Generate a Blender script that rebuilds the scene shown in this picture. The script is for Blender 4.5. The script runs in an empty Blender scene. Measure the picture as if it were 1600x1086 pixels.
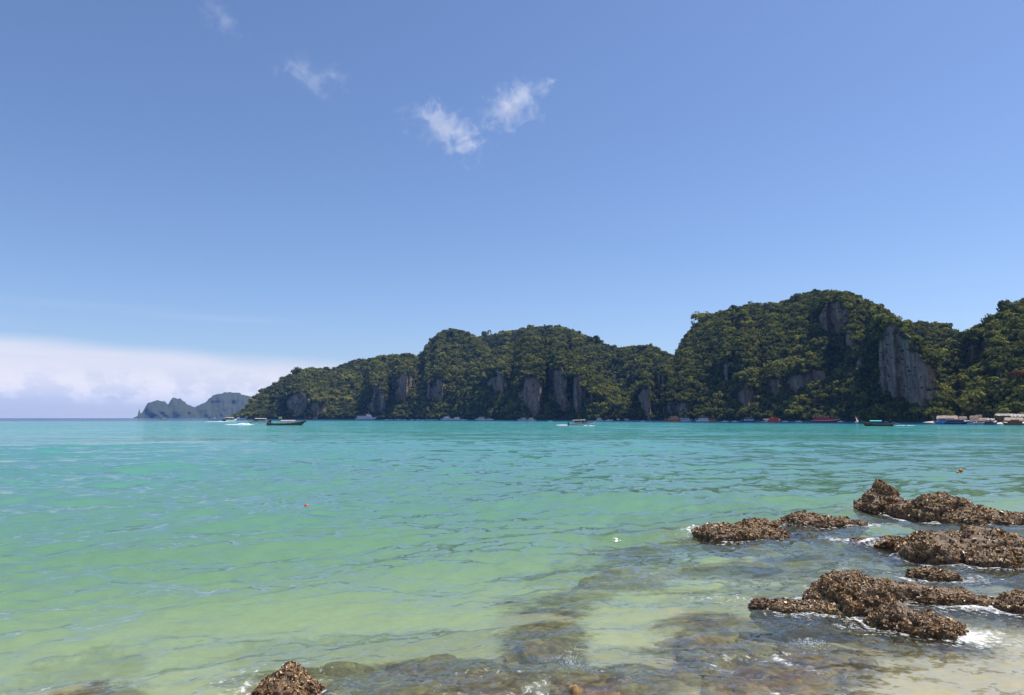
import bpy, math, random
import numpy as np
from mathutils import Vector, Matrix

random.seed(7); rng = np.random.default_rng(7)
SC = bpy.context.scene
COL = SC.collection

# ------------------------------------------------------------------ camera
W0, H0 = 1600.0, 1086.0
LENS = 24.0
F = W0 * LENS / 36.0
CAMH = 2.2
PITCH = math.atan(110.0 / F)
cam = bpy.data.cameras.new('camera')
cam.lens = LENS; cam.sensor_width = 36.0; cam.clip_start = 0.05; cam.clip_end = 60000
camo = bpy.data.objects.new('camera', cam); COL.objects.link(camo)
camo.location = (0, 0, CAMH); camo.rotation_euler = (math.pi / 2 + PITCH, 0, 0)
SC.camera = camo

# ------------------------------------------------------------------ sky, sun, exposure
SUN_EL, SUN_AZ = math.radians(66), math.radians(70)      # azimuth clockwise from +Y
world = bpy.data.worlds.new('World'); SC.world = world; world.use_nodes = True
wn, wl = world.node_tree.nodes, world.node_tree.links
wn.clear()


def wnode(t, **kw):
    n = wn.new(t)
    for k, v in kw.items(): setattr(n, k, v)
    return n


w_out = wnode('ShaderNodeOutputWorld'); w_bg = wnode('ShaderNodeBackground')
w_bg.inputs['Strength'].default_value = 0.10
sky = wnode('ShaderNodeTexSky', sky_type='NISHITA')
sky.sun_disc = False; sky.sun_elevation = SUN_EL; sky.sun_rotation = SUN_AZ
sky.air_density = 1.0; sky.dust_density = 0.5; sky.ozone_density = 2.2; sky.altitude = 0
w_tc = wnode('ShaderNodeTexCoord')
w_sep = wnode('ShaderNodeSeparateXYZ'); wl.new(w_tc.outputs['Generated'], w_sep.inputs[0])


def wmath(op, a, b=None, c=None, clamp=False):
    n = wnode('ShaderNodeMath', operation=op); n.use_clamp = clamp
    for i, v in enumerate((a, b, c)):
        if v is None: continue
        if isinstance(v, (int, float)): n.inputs[i].default_value = v
        else: wl.new(v, n.inputs[i])
    return n.outputs[0]


def wrange(v, a, b, c, d, smooth=True):
    n = wnode('ShaderNodeMapRange'); n.interpolation_type = 'SMOOTHSTEP' if smooth else 'LINEAR'
    wl.new(v, n.inputs['Value'])
    for k, x in zip(('From Min', 'From Max', 'To Min', 'To Max'), (a, b, c, d)): n.inputs[k].default_value = x
    return n.outputs['Result']


def wnoise(scale, detail, stretch, rough=0.55, off=(0, 0, 0)):
    m = wnode('ShaderNodeMapping'); m.inputs['Scale'].default_value = stretch; m.inputs['Location'].default_value = off
    wl.new(w_tc.outputs['Generated'], m.inputs[0])
    n = wnode('ShaderNodeTexNoise'); n.inputs['Scale'].default_value = scale
    n.inputs['Detail'].default_value = detail; n.inputs['Roughness'].default_value = rough
    wl.new(m.outputs[0], n.inputs['Vector'])
    return n.outputs['Fac']


zc = w_sep.outputs['Z']
# thin veil of cloud lying low all round the horizon, its upper edge uneven
edge_n = wnoise(1.3, 3, (1, 1, 4), off=(0.35, 0, 0))
zz = wmath('ADD', zc, wmath('MULTIPLY', wmath('SUBTRACT', edge_n, 0.5), -0.07))
zz = wmath('ADD', zz, wmath('MULTIPLY_ADD', w_sep.outputs['X'], 0.05, 0.030))
veil = wrange(zz, 0.072, 0.096, 1, 0)
veil_n = wrange(wnoise(2.2, 5, (1, 1, 14), off=(3, 1, 0)), 0.25, 0.65, 0.6, 1.0)
veil = wmath('MULTIPLY', veil, veil_n)
veil = wmath('MULTIPLY', veil, wrange(zc, 0.0, 0.055, 0.75, 1))
veil = wmath('MULTIPLY', veil, wrange(w_sep.outputs['X'], -0.28, 0.02, 1, 0.12))
# faint cirrus streaks above it
cirr = wrange(wnoise(1.5, 6, (1, 1.2, 16), 0.6, off=(1.7, 4, 2)), 0.5, 0.75, 0, 0.2)
cirr = wmath('MULTIPLY', cirr, wrange(zc, 0.11, 0.19, 1, 0))
# small far cumulus in the veil
cum = wrange(wnoise(16, 8, (1, 1, 1.3), 0.62, off=(5.3, 0, 0.2)), 0.44, 0.56, 0, 0.9)
cum = wmath('MULTIPLY', cum, wmath('MULTIPLY', wrange(zc, 0.012, 0.028, 0, 1), wrange(zc, 0.035, 0.075, 1, 0)))
fac = wmath('MAXIMUM', veil, cirr)
mix1 = wnode('ShaderNodeMix', data_type='RGBA'); wl.new(fac, mix1.inputs[0])
tint = wnode('ShaderNodeMix', data_type='RGBA', blend_type='MULTIPLY'); tint.inputs[0].default_value = 1; tint.inputs[7].default_value = (0.95, 1.01, 1.19, 1)
wl.new(sky.outputs[0], tint.inputs[6]); wl.new(tint.outputs[2], mix1.inputs[6]); mix1.inputs[7].default_value = (7.4, 7.3, 8.0, 1)
mix2 = wnode('ShaderNodeMix', data_type='RGBA'); wl.new(cum, mix2.inputs[0])
wl.new(mix1.outputs[2], mix2.inputs[6]); mix2.inputs[7].default_value = (9.0, 8.6, 8.6, 1)
wl.new(mix2.outputs[2], w_bg.inputs['Color']); wl.new(w_bg.outputs[0], w_out.inputs['Surface'])

sun = bpy.data.lights.new('sun', 'SUN'); sun.energy = 5.0; sun.angle = math.radians(0.53); sun.color = (1.0, 0.935, 0.83)
suno = bpy.data.objects.new('sun', sun); COL.objects.link(suno)
sdir = Vector((math.sin(SUN_AZ) * math.cos(SUN_EL), math.cos(SUN_AZ) * math.cos(SUN_EL), math.sin(SUN_EL)))
suno.rotation_euler = sdir.to_track_quat('Z', 'Y').to_euler(); suno.location = sdir * 400

SC.view_settings.view_transform = 'Standard'; SC.view_settings.look = 'None'
SC.view_settings.exposure = 0.25; SC.view_settings.gamma = 1.0; SC.view_settings.use_curve_mapping = False
SC.render.engine = 'CYCLES'
SC.cycles.use_denoising = True
SC.cycles.max_bounces = 6; SC.cycles.diffuse_bounces = 2; SC.cycles.glossy_bounces = 3
SC.cycles.transparent_max_bounces = 12; SC.cycles.volume_bounces = 1
SC.cycles.sample_clamp_indirect = 4; SC.cycles.sample_clamp_direct = 3.5
SC.cycles.caustics_refractive = False; SC.cycles.caustics_reflective = False

# ------------------------------------------------------------------ helpers
CP, SP = math.cos(PITCH), math.sin(PITCH)


def ray(px, py):
    u, v = (px - W0 / 2) / F, (H0 / 2 - py) / F
    return np.array([u, CP - v * SP, SP + v * CP])


def ground(px, py, z=0.0):
    d = ray(px, py); t = (z - CAMH) / d[2]
    return np.array([d[0] * t, d[1] * t, z])


def at(px, D, z=0.0, py=653):
    d = ray(px, py); h = math.hypot(d[0], d[1])
    return np.array([d[0] / h * D, d[1] / h * D, z])


def aztan(px, py):
    d = ray(px, py); h = math.hypot(d[0], d[1])
    return math.atan2(d[0], d[1]), d[2] / h


def project(P):
    x, y, z = P[..., 0], P[..., 1], P[..., 2] - CAMH
    zf = y * CP + z * SP; up = -y * SP + z * CP
    zf = np.where(zf < 0.1, 0.1, zf)
    return W0 / 2 + F * x / zf, H0 / 2 - F * up / zf


def _hash(i, j, k, s):
    h = (i * 374761393 + j * 668265263 + k * 2147483647 + s * 1274126177) & 0xffffffff
    h = ((h ^ (h >> 13)) * 1274126177) & 0xffffffff
    return ((h ^ (h >> 16)) & 0xffff) / 65535.0


def vnoise(p, seed=0):
    p = np.asarray(p, float); i = np.floor(p).astype(np.int64); f = p - i
    u = f * f * f * (f * (f * 6 - 15) + 10)
    r = 0
    for dx in (0, 1):
        wx = u[:, 0] if dx else 1 - u[:, 0]
        for dy in (0, 1):
            wy = u[:, 1] if dy else 1 - u[:, 1]
            for dz in (0, 1):
                wz = u[:, 2] if dz else 1 - u[:, 2]
                r = r + wx * wy * wz * _hash(i[:, 0] + dx, i[:, 1] + dy, i[:, 2] + dz, seed)
    return r * 2 - 1


def fbm(p, oct=4, seed=0, gain=0.5, lac=2.03, ridge=False):
    p = np.asarray(p, float); a, r, n = 1.0, 0, 0
    for o in range(oct):
        v = vnoise(p, seed + o * 17)
        if ridge: v = 1 - 2 * np.abs(v)
        r = r + a * v; n += a; a *= gain; p = p * lac + 11.3
    return r / n


def smooth(x, a, b):
    t = np.clip((x - a) / (b - a), 0, 1); return t * t * (3 - 2 * t)


def mesh_np(name, V, Fq, mat=None, sm=False, attrs=None):
    me = bpy.data.meshes.new(name)
    V = np.asarray(V, np.float32); Fq = np.asarray(Fq, np.int32)
    n = Fq.shape[1]
    me.vertices.add(len(V)); me.vertices.foreach_set('co', V.ravel())
    me.loops.add(Fq.size); me.loops.foreach_set('vertex_index', Fq.ravel())
    me.polygons.add(len(Fq)); me.polygons.foreach_set('loop_start', np.arange(0, Fq.size, n, dtype=np.int32))
    me.update(calc_edges=True)
    me.polygons.foreach_set('use_smooth', np.full(len(Fq), sm))
    for k, v in (attrs or {}).items():
        v = np.asarray(v, np.float32)
        if v.ndim == 1:
            a = me.attributes.new(k, 'FLOAT', 'POINT'); a.data.foreach_set('value', v)
        else:
            a = me.attributes.new(k, 'FLOAT_VECTOR', 'POINT'); a.data.foreach_set('vector', v.ravel())
    if mat: me.materials.append(mat)
    return me


def link(name, me, parent=None, loc=None, label=None, cat=None, group=None, kind=None):
    o = bpy.data.objects.new(name, me); COL.objects.link(o)
    if parent: o.parent = parent
    if loc is not None: o.location = loc
    if label: o['label'] = label
    if cat: o['category'] = cat
    if group: o['group'] = group
    if kind: o['kind'] = kind
    return o


def grid_faces(nr, nc, wrap=False):
    i = np.arange(nr - 1)[:, None]; j = np.arange(nc if wrap else nc - 1)[None, :]
    j2 = (j + 1) % nc
    return np.stack([i * nc + j, i * nc + j2, (i + 1) * nc + j2, (i + 1) * nc + j], -1).reshape(-1, 4)


# ---- materials
def new_mat(name):
    m = bpy.data.materials.new(name); m.use_nodes = True
    return m, m.node_tree.nodes, m.node_tree.links, m.node_tree.nodes['Principled BSDF']


def nmath(ns, ls, op, *a, clamp=False):
    n = ns.new('ShaderNodeMath'); n.operation = op; n.use_clamp = clamp
    for i, v in enumerate(a):
        if isinstance(v, (int, float)): n.inputs[i].default_value = v
        else: ls.new(v, n.inputs[i])
    return n.outputs[0]


def nramp(ns, ls, fac, stops, interp='LINEAR'):
    r = ns.new('ShaderNodeValToRGB'); r.color_ramp.interpolation = interp
    els = r.color_ramp.elements
    while len(els) < len(stops): els.new(0.5)
    for e, (p, c) in zip(els, stops): e.position = p; e.color = (*c, 1)
    ls.new(fac, r.inputs[0]); return r.outputs[0]


def nnoise(ns, ls, scale, detail=4, rough=0.55, stretch=None, coord='Object', vec=None, dist=0):
    if vec is None:
        tc = ns.new('ShaderNodeTexCoord'); vec = tc.outputs[coord]
    if stretch:
        m = ns.new('ShaderNodeMapping'); m.inputs['Scale'].default_value = stretch; ls.new(vec, m.inputs[0]); vec = m.outputs[0]
    n = ns.new('ShaderNodeTexNoise'); n.inputs['Scale'].default_value = scale
    n.inputs['Detail'].default_value = detail; n.inputs['Roughness'].default_value = rough; n.inputs['Distortion'].default_value = dist
    ls.new(vec, n.inputs['Vector']); return n.outputs['Fac']


def nbump(ns, ls, h, strength, dist, prev=None):
    b = ns.new('ShaderNodeBump'); b.inputs['Strength'].default_value = strength; b.inputs['Distance'].default_value = dist
    ls.new(h, b.inputs['Height'])
    if prev: ls.new(prev, b.inputs['Normal'])
    return b.outputs[0]


def nattr(ns, name):
    a = ns.new('ShaderNodeAttribute'); a.attribute_name = name; return a


_paint = {}


def paint(name, col, rough=0.45, var=0.12, metal=0.0):
    if name in _paint: return _paint[name]
    m, ns, ls, b = new_mat(name)
    f = nnoise(ns, ls, 1.3, 5, 0.65)
    lo = tuple(c * (1 - var * 1.6) for c in col); hi = tuple(min(1, c * (1 + var)) for c in col)
    ls.new(nramp(ns, ls, f, [(0.3, lo), (0.65, hi)]), b.inputs['Base Color'])
    b.inputs['Roughness'].default_value = rough; b.inputs['Metallic'].default_value = metal
    _paint[name] = m; return m


# ------------------------------------------------------------------ layout of the bay
SHORE = [(250, 1180), (375, 1150), (560, 1050), (700, 950), (820, 760), (1000, 640), (1100, 580), (1300, 520), (1470, 375), (1600, 300), (1900, 255)]
_sa = np.array([aztan(p, 653)[0] for p, _ in SHORE]); _sd = np.array([d for _, d in SHORE], float)


def shore(az): return np.interp(az, _sa, _sd)


# rocks: px centre, py of waterline centre, half-width px, depth ratio, height px, seed, turn, label, extra bumps
ROCKS = [
    # cx, cy, hw, depth, hpx, seed, yaw, bumps[(dx,dy,h,s)], label
    (1158, 838, 72, 0.62, 30, 1, -0.12, [(0.35, 0.1, 0.4, 0.4)], 'low oyster-crusted rock, leftmost of the ones standing clear off the right shore'),
    (1278, 822, 68, 0.42, 26, 2, -0.05, [(-0.4, 0.1, 0.45, 0.35)], 'squat brown rock with a low tail, between the leftmost mound and the peak'),
    (1374, 796, 38, 0.75, 50, 3, 0.1, [(0.05, 0.1, 0.8, 0.42)], 'pointed rock peak, tallest of those farthest out in the water'),
    (1440, 802, 50, 0.6, 24, 31, 0.0, [(-0.2, 0, 0.3, 0.5)], 'dark saddle rock joining the pointed peak to the long ridge'),
    (1470, 808, 48, 0.9, 40, 4, -0.1, [(0.1, 0, 0.35, 0.5)], 'dark rounded hump of rock right of the pointed peak'),
    (1562, 818, 70, 0.5, 27, 5, -0.22, [(-0.3, 0, 0.3, 0.4)], 'long low dark ridge of rock reaching the right edge, farthest out'),
    (1400, 852, 70, 0.42, 16, 6, -0.16, [(0.3, 0, 0.3, 0.4)], 'flat thin shelf of rock with an ochre rim, below the pointed peak'),
    (1468, 868, 52, 0.8, 38, 7, -0.3, [(-0.2, 0.1, 0.35, 0.5)], 'domed tan rock at the right end of the thin shelf'),
    (1538, 858, 62, 0.7, 36, 8, -0.2, [(-0.2, 0.1, 0.3, 0.5), (0.4, 0, 0.2, 0.4)], 'broad jagged rock by the right edge with foam in its hollows'),
    (1585, 882, 58, 0.6, 26, 9, -0.1, [(0, 0.1, 0.2, 0.5)], 'tan sloping rock cut off by the right edge, nearer than the jagged one'),
    (1458, 901, 33, 0.6, 18, 10, -0.2, [(0, 0, 0.3, 0.5)], 'smallest rock, alone in the channel above the big dome'),
    (1333, 952, 62, 0.9, 70, 11, 0.1, [(-0.1, 0.1, 0.3, 0.7)], 'big domed rock crusted with oysters, biggest of the near group'),
    (1252, 956, 72, 0.36, 26, 12, -0.42, [(0.4, 0, 0.3, 0.4)], 'pinkish low finger of rock left of the big dome, half awash'),
    (1448, 938, 86, 0.34, 34, 13, -0.30, [(-0.45, 0, 0.4, 0.35)], 'long tapering rock trailing right of the big dome'),
    (1432, 984, 62, 0.6, 46, 14, -0.35, [(-0.35, 0.1, 0.5, 0.4)], 'wet dark rock with a yellow flank, in front of the big dome'),
    (1600, 952, 38, 0.7, 30, 15, -0.3, [(-0.2, 0, 0.3, 0.5)], 'dark rock tip poking in at the right edge, beside pale sand'),
    (452, 1080, 50, 0.8, 62, 16, 0.2, [(0.05, 0.1, 0.7, 0.4)], 'small orange-brown rock at the bottom edge, left of centre'),
]
# submerged: cx, cy, hw, depth ratio, top below surface (m), height, seed, yaw, label
SUNK = [
    (850, 972, 58, 0.8, 0.10, 21, 0.1, 'sunken blocky brown rock under green water, centre of the shallows'),
    (1100, 968, 66, 0.6, 0.10, 22, -0.2, 'sunken dark rock under the water left of the pinkish finger rock'),
    (918, 1074, 62, 0.7, -0.02, 23, 0.1, 'rough pinkish rock just awash at the bottom edge, by the splash'),
    (1215, 1055, 85, 0.7, 0.05, 24, -0.3, 'large dark slab under thin water at the bottom, right of centre'),
    (1060, 1040, 55, 0.6, 0.10, 25, -0.2, 'ochre sunken rock at the bottom between the awash rock and the slab'),
    (112, 1072, 55, 0.5, 0.03, 26, 0.2, 'dark smooth rock barely under the surface, at the bottom left corner'),
    (640, 1050, 60, 0.7, 0.12, 27, 0.0, 'murky sunken rock right of the small orange-brown rock'),
    (760, 1075, 70, 0.6, 0.06, 28, 0.1, 'weedy brown sunken rock at the bottom, left of the awash rock'),
    (970, 855, 60, 0.5, 0.22, 29, 0.1, 'dim dark sunken patch of rock out beyond the blocky one'),
    (1290, 1035, 60, 0.6, 0.04, 30, -0.4, 'thin sunken rock streaked with foam, below the wet dark rock'),
]
RK = []
for (cx, cy, hw, dr, hp, sd, yaw, bumps, lab) in ROCKS:
    c = ground(cx, cy); rgn = math.hypot(c[0], c[1], CAMH)
    RK.append(dict(c=c, a=hw / F * rgn, b=hw / F * rgn * dr * 1.0, h=hp / F * rgn, seed=sd, yaw=yaw, bumps=bumps, label=lab, r=rgn))
SK = []
for (cx, cy, hw, dr, top, sd, yaw, lab) in SUNK:
    c = ground(cx, cy); rgn = math.hypot(c[0], c[1], CAMH)
    SK.append(dict(c=c, a=hw / F * rgn, b=hw / F * rgn * dr, top=top, seed=sd, yaw=yaw, label=lab, r=rgn))


def ell(x, y, R, grow=1.0):
    dx, dy = x - R['c'][0], y - R['c'][1]; cs, sn = math.cos(R['yaw']), math.sin(R['yaw'])
    u, v = dx * cs + dy * sn, -dx * sn + dy * cs
    q = np.sqrt((u / (R['a'] * grow)) ** 2 + (v / (R['b'] * grow)) ** 2)
    return q, (q - 1) * min(R['a'], R['b'])


def bed_depth(x, y):
    """depth of the sea floor below the still water (negative on the beach)"""
    s = (x - 4.7) * -0.46 + (y - 5.0) * 0.89
    P = np.stack([x * 0.13, y * 0.13, x * 0], -1)
    n = fbm(P, 3, 5)
    r = np.hypot(x, y); az = np.arctan2(x, y)
    d = np.where(s < 0, s * 0.12, np.where(s < 9, s * 0.085, 0.765 + 1.75 * (1 - np.exp(-(s - 9) / 16.0))))
    d = d + smooth(r, 40, 200) * 1.2
    edge = np.interp(az, [-0.7, -0.3, 0.0, 0.3, 0.7], [620, 560, 450, 310, 250])
    d = d + 14 * smooth(r * (1 + 0.06 * n), edge * 0.9, edge * 1.12)
    d = d + n * 0.16 * smooth(s, 0, 10)
    return np.where(y < -2, np.minimum(d, 0.2 + 0 * d), d)


REEF = [(1330, 850, 260, 60, 0.75), (1260, 905, 120, 25, 0.6), (1000, 860, 110, 18, 0.5), (900, 905, 140, 14, 0.35), (640, 1055, 360, 40, 0.72), (1180, 1045, 260, 50, 0.75), (900, 1070, 500, 30, 0.75), (1120, 975, 120, 25, 0.6), (120, 1075, 140, 25, 0.5), (860, 985, 90, 22, 0.6), (1540, 905, 110, 30, 0.6)]


def rockiness(x, y):
    m = np.zeros_like(x)
    for R in RK:
        q, _ = ell(x, y, R, 1.9); m = np.maximum(m, np.clip(1.35 - q, 0, 1))
    for R in SK:
        q, _ = ell(x, y, R, 1.5); m = np.maximum(m, np.clip(1.3 - q, 0, 1) * 0.9)
    P = np.stack([x, y, x * 0], -1); px, py = project(np.stack([x, y, 0 * x], -1)); n = fbm(P * 0.55, 4, 71)
    for (ax, ay, rx, ry, k) in REEF:
        zb_ = -0.3 if ay > 900 else -0.6; c = ground(ax, ay, zb_); e = ground(ax + rx, ay, zb_); f = 0.5 * (np.linalg.norm(ground(ax, ay - ry) - c) + np.linalg.norm(ground(ax, ay + ry) - c))
        q = np.sqrt(((x - c[0]) / abs(e[0] - c[0])) ** 2 + ((y - c[1]) / f) ** 2)
        m = np.maximum(m, min(1, k * 1.3) * np.clip(1.35 - q + n * 0.7, 0, 1))
    return np.clip(m, 0, 1)


# ------------------------------------------------------------------ sea floor
def az_cols(nf, half, nb):
    return np.concatenate([np.linspace(-half, half, nf), np.linspace(half, 2 * math.pi - half, nb + 2)[1:-1]])


def make_seabed():
    az = az_cols(420, math.radians(50), 60)
    r = np.concatenate([[0.3], np.geomspace(1.5, 70, 260), np.geomspace(75, 9000, 60)])
    R_, A_ = np.meshgrid(r, az, indexing='ij'); x = (R_ * np.sin(A_)).ravel(); y = (R_ * np.cos(A_)).ravel()
    d = bed_depth(x, y); rk = rockiness(x, y)
    near = smooth(np.hypot(x, y), 60, 30)
    P = np.stack([x, y, x * 0], -1)
    lump = fbm(P * 1.6, 4, 9) * 0.5 + fbm(P * 5, 3, 19) * 0.2
    z = -d + near * (lump * 0.10 * (0.35 + rk) + rk * 0.07) * smooth(d, -0.3, 0.25)
    m, ns, ls, b = new_mat('sand')
    n1 = nnoise(ns, ls, 0.9, 7, 0.68, dist=0.6); n2 = nnoise(ns, ls, 4.5, 8, 0.72, dist=0.8); n3 = nnoise(ns, ls, 90, 2)
    sand = nramp(ns, ls, n2, [(0.3, (0.54, 0.43, 0.25)), (0.7, (0.74, 0.61, 0.40))])
    reef = nramp(ns, ls, n2, [(0.34, (0.030, 0.024, 0.016)), (0.47, (0.12, 0.085, 0.038)), (0.56, (0.26, 0.19, 0.07)), (0.7, (0.45, 0.36, 0.16))])
    at_ = nattr(ns, 'rocky').outputs['Fac']
    f = nmath(ns, ls, 'ADD', at_, nmath(ns, ls, 'MULTIPLY', nmath(ns, ls, 'SUBTRACT', n1, 0.5), 1.9))
    mr = ns.new('ShaderNodeMapRange'); mr.interpolation_type = 'SMOOTHSTEP'; ls.new(f, mr.inputs[0])
    mr.inputs['From Min'].default_value = 0.28; mr.inputs['From Max'].default_value = 0.55
    mx = ns.new('ShaderNodeMix'); mx.data_type = 'RGBA'; ls.new(mr.outputs[0], mx.inputs[0]); ls.new(sand, mx.inputs[6]); ls.new(reef, mx.inputs[7])
    ls.new(mx.outputs[2], b.inputs['Base Color']); b.inputs['Roughness'].default_value = 0.9
    ls.new(nbump(ns, ls, n3, 0.3, 0.01), b.inputs['Normal'])
    me = mesh_np('seabed', np.stack([x, y, z], -1), grid_faces(len(r), len(az), True), m, True, {'rocky': rk})
    link('seabed', me, kind='structure')


make_seabed()


# ------------------------------------------------------------------ water
def wave_field(x, y, cell):
    g = np.random.default_rng(3)
    z = np.zeros_like(x)
    lam = np.concatenate([np.geomspace(0.16, 0.9, 46), np.geomspace(0.9, 9.0, 34)])
    main = math.atan2(-0.90, 0.44)
    for L in lam:
        th = main + g.normal() * (0.55 if L < 0.9 else 0.32); k = 2 * math.pi / L
        kx, ky = k * math.cos(th), k * math.sin(th); ph = g.uniform(0, 6.283)
        A = (0.0080 * L ** 0.9 if L < 0.9 else 0.0070 * L ** 0.5)
        fade = smooth(L / cell, 2.5, 5.0)
        if fade.max() <= 0: continue
        s = np.sin(kx * x + ky * y + ph)
        z += A * fade * (s + 0.22 * np.cos(2 * (kx * x + ky * y + ph)) * -1)
    return z


def make_water():
    az = az_cols(780, math.radians(47), 40)
    r = np.concatenate([[0.2, 1.5], np.geomspace(2.5, 70, 560), np.geomspace(72, 9000, 150)])
    R_, A_ = np.meshgrid(r, az, indexing='ij'); x = (R_ * np.sin(A_)).ravel(); y = (R_ * np.cos(A_)).ravel()
    dr = np.gradient(r); cell = np.maximum(np.repeat(dr, len(az)), (R_ * math.radians(94) / 780).ravel())
    d = bed_depth(x, y)
    # rocks that come up under the surface make the water thinner over them
    chop = np.zeros_like(x); foam = np.zeros_like(x); dd = d.copy()
    nfo = fbm(np.stack([x * 1.7, y * 1.7, x * 0], -1), 3, 41)
    for R in RK:
        q, ds = ell(x, y, R)
        dd = np.minimum(dd, np.clip((q - 0.9) * 0.55, 0.02, 999))
        foam = np.maximum(foam, np.exp(-np.clip(ds + 0.05, 0, 99) / 0.28) * (0.55 + 0.6 * nfo))
        chop = np.maximum(chop, np.exp(-np.clip(ds, 0, 99) / 0.9))
    for R in SK:
        q, ds = ell(x, y, R)
        dd = np.minimum(dd, max(R['top'], 0.02) + np.clip((q - 0.7), 0, 999) * 0.6)
        if R['top'] < 0.15: chop = np.maximum(chop, 0.5 * np.exp(-np.clip(ds, 0, 99) / 0.7))
        if R['top'] < 0.08: foam = np.maximum(foam, 0.45 * np.exp(-np.abs(ds) / 0.12) * (0.6 + 0.8 * nfo))
    wz = wave_field(x, y, cell)
    calm = 0.25 + 0.75 * smooth(d, 0.0, 0.7)
    patch = 0.8 + 0.45 * fbm(np.stack([x * 0.03, y * 0.03, x * 0], -1), 3, 77)
    z = wz * calm * patch
    z = z - smooth(-d, 0.0, 0.3) * 0.0
    m = bpy.data.materials.new('sea_water'); m.use_nodes = True; ns, ls = m.node_tree.nodes, m.node_tree.links; ns.clear()
    out = ns.new('ShaderNodeOutputMaterial')
    dep = nattr(ns, 'depth').outputs['Fac']; fo = nattr(ns, 'foam').outputs['Fac']; ch = nattr(ns, 'chop').outputs['Fac']
    geo = ns.new('ShaderNodeNewGeometry'); pos = geo.outputs['Position']
    def vm(op, a_, b_):
        n = ns.new('ShaderNodeVectorMath'); n.operation = op
        for i_, q_ in enumerate((a_, b_)):
            if isinstance(q_, tuple): n.inputs[i_].default_value = q_
            else: ls.new(q_, n.inputs[i_])
        return n.outputs[0]

    def slope(scale, detail, amp, stretch, rot=0.45):
        mp = ns.new('ShaderNodeMapping'); mp.inputs['Scale'].default_value = stretch; mp.inputs['Rotation'].default_value = (0, 0, rot); ls.new(pos, mp.inputs[0])
        n = ns.new('ShaderNodeTexNoise'); n.inputs['Scale'].default_value = scale; n.inputs['Detail'].default_value = detail; n.inputs['Roughness'].default_value = 0.6
        ls.new(mp.outputs[0], n.inputs['Vector'])
        return vm('MULTIPLY', vm('SUBTRACT', n.outputs['Color'], (0.5, 0.5, 0.5)), (amp * 0.7, amp, 0.0))

    gust = nnoise(ns, ls, 0.035, 4, 0.6, (0.5, 1.6, 1), vec=pos)
    gm = ns.new('ShaderNodeMapRange'); ls.new(gust, gm.inputs[0]); gm.inputs['From Min'].default_value = 0.3; gm.inputs['From Max'].default_value = 0.7; gm.inputs['To Min'].default_value = 0.3; gm.inputs['To Max'].default_value = 1.6
    sl = vm('ADD', vm('ADD', slope(0.5, 3, 0.68, (0.55, 1.5, 1)), slope(0.1, 3, 0.42, (0.5, 1.4, 1), 0.3)), slope(2.2, 3, 0.8, (0.5, 1.5, 1), 0.35))
    sc_ = ns.new('ShaderNodeVectorMath'); sc_.operation = 'SCALE'; ls.new(sl, sc_.inputs[0]); ls.new(gm.outputs[0], sc_.inputs['Scale'])
    s2 = ns.new('ShaderNodeVectorMath'); s2.operation = 'SCALE'; ls.new(slope(14, 2, 1.1, (0.8, 1.2, 1)), s2.inputs[0])
    ls.new(nmath(ns, ls, 'ADD', 0.26, nmath(ns, ls, 'MULTIPLY', ch, 0.9)), s2.inputs['Scale'])
    nv = ns.new('ShaderNodeVectorMath'); nv.operation = 'NORMALIZE'
    ls.new(vm('ADD', vm('MULTIPLY', geo.outputs['Incoming'], (0.02, 0.02, 0.02)), vm('ADD', geo.outputs['Normal'], vm('ADD', sc_.outputs[0], s2.outputs[0]))), nv.inputs[0]); nrm = nv.outputs[0]
    fr = ns.new('ShaderNodeFresnel'); fr.inputs['IOR'].default_value = 1.33; ls.new(nrm, fr.inputs['Normal'])
    frc = nmath(ns, ls, 'MINIMUM', nmath(ns, ls, 'MULTIPLY', fr.outputs[0], 1.5), 0.62)
    gl = ns.new('ShaderNodeBsdfGlossy'); gl.inputs['Roughness'].default_value = 0.06; ls.new(nrm, gl.inputs['Normal'])
    op = nmath(ns, ls, 'SUBTRACT', 1.0, nmath(ns, ls, 'POWER', 2.718, nmath(ns, ls, 'MULTIPLY', dep, -0.33)))
    cc = ns.new('ShaderNodeCombineColor')
    for i, a in enumerate((-0.55, -0.07, -0.16)):
        ls.new(nmath(ns, ls, 'POWER', 2.718, nmath(ns, ls, 'MULTIPLY', dep, a)), cc.inputs[i])
    tr = ns.new('ShaderNodeBsdfTransparent'); ls.new(cc.outputs[0], tr.inputs['Color'])
    t = nmath(ns, ls, 'SUBTRACT', 1.0, nmath(ns, ls, 'POWER', 2.718, nmath(ns, ls, 'MULTIPLY', dep, -0.22)))
    body = nramp(ns, ls, t, [(0.0, (0.36, 0.36, 0.19)), (0.15, (0.27, 0.37, 0.255)), (0.33, (0.19, 0.40, 0.365)),
                             (0.50, (0.09, 0.45, 0.41)), (0.68, (0.03, 0.32, 0.36)), (0.97, (0.003, 0.04, 0.13))])
    df = ns.new('ShaderNodeBsdfDiffuse'); ls.new(body, df.inputs['Color'])
    m1 = ns.new('ShaderNodeMixShader'); ls.new(op, m1.inputs[0])

    rf = ns.new('ShaderNodeBsdfRefraction'); rf.inputs['IOR'].default_value = 1.33; rf.inputs['Roughness'].default_value = 0.0; ls.new(cc.outputs[0], rf.inputs['Color']); ls.new(nrm, rf.inputs['Normal'])
    m0 = ns.new('ShaderNodeMixShader'); m0.inputs[0].default_value = 0.30; ls.new(tr.outputs[0], m0.inputs[1]); ls.new(rf.outputs[0], m0.inputs[2])
    ls.new(m0.outputs[0], m1.inputs[1]); ls.new(df.outputs[0], m1.inputs[2])
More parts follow.
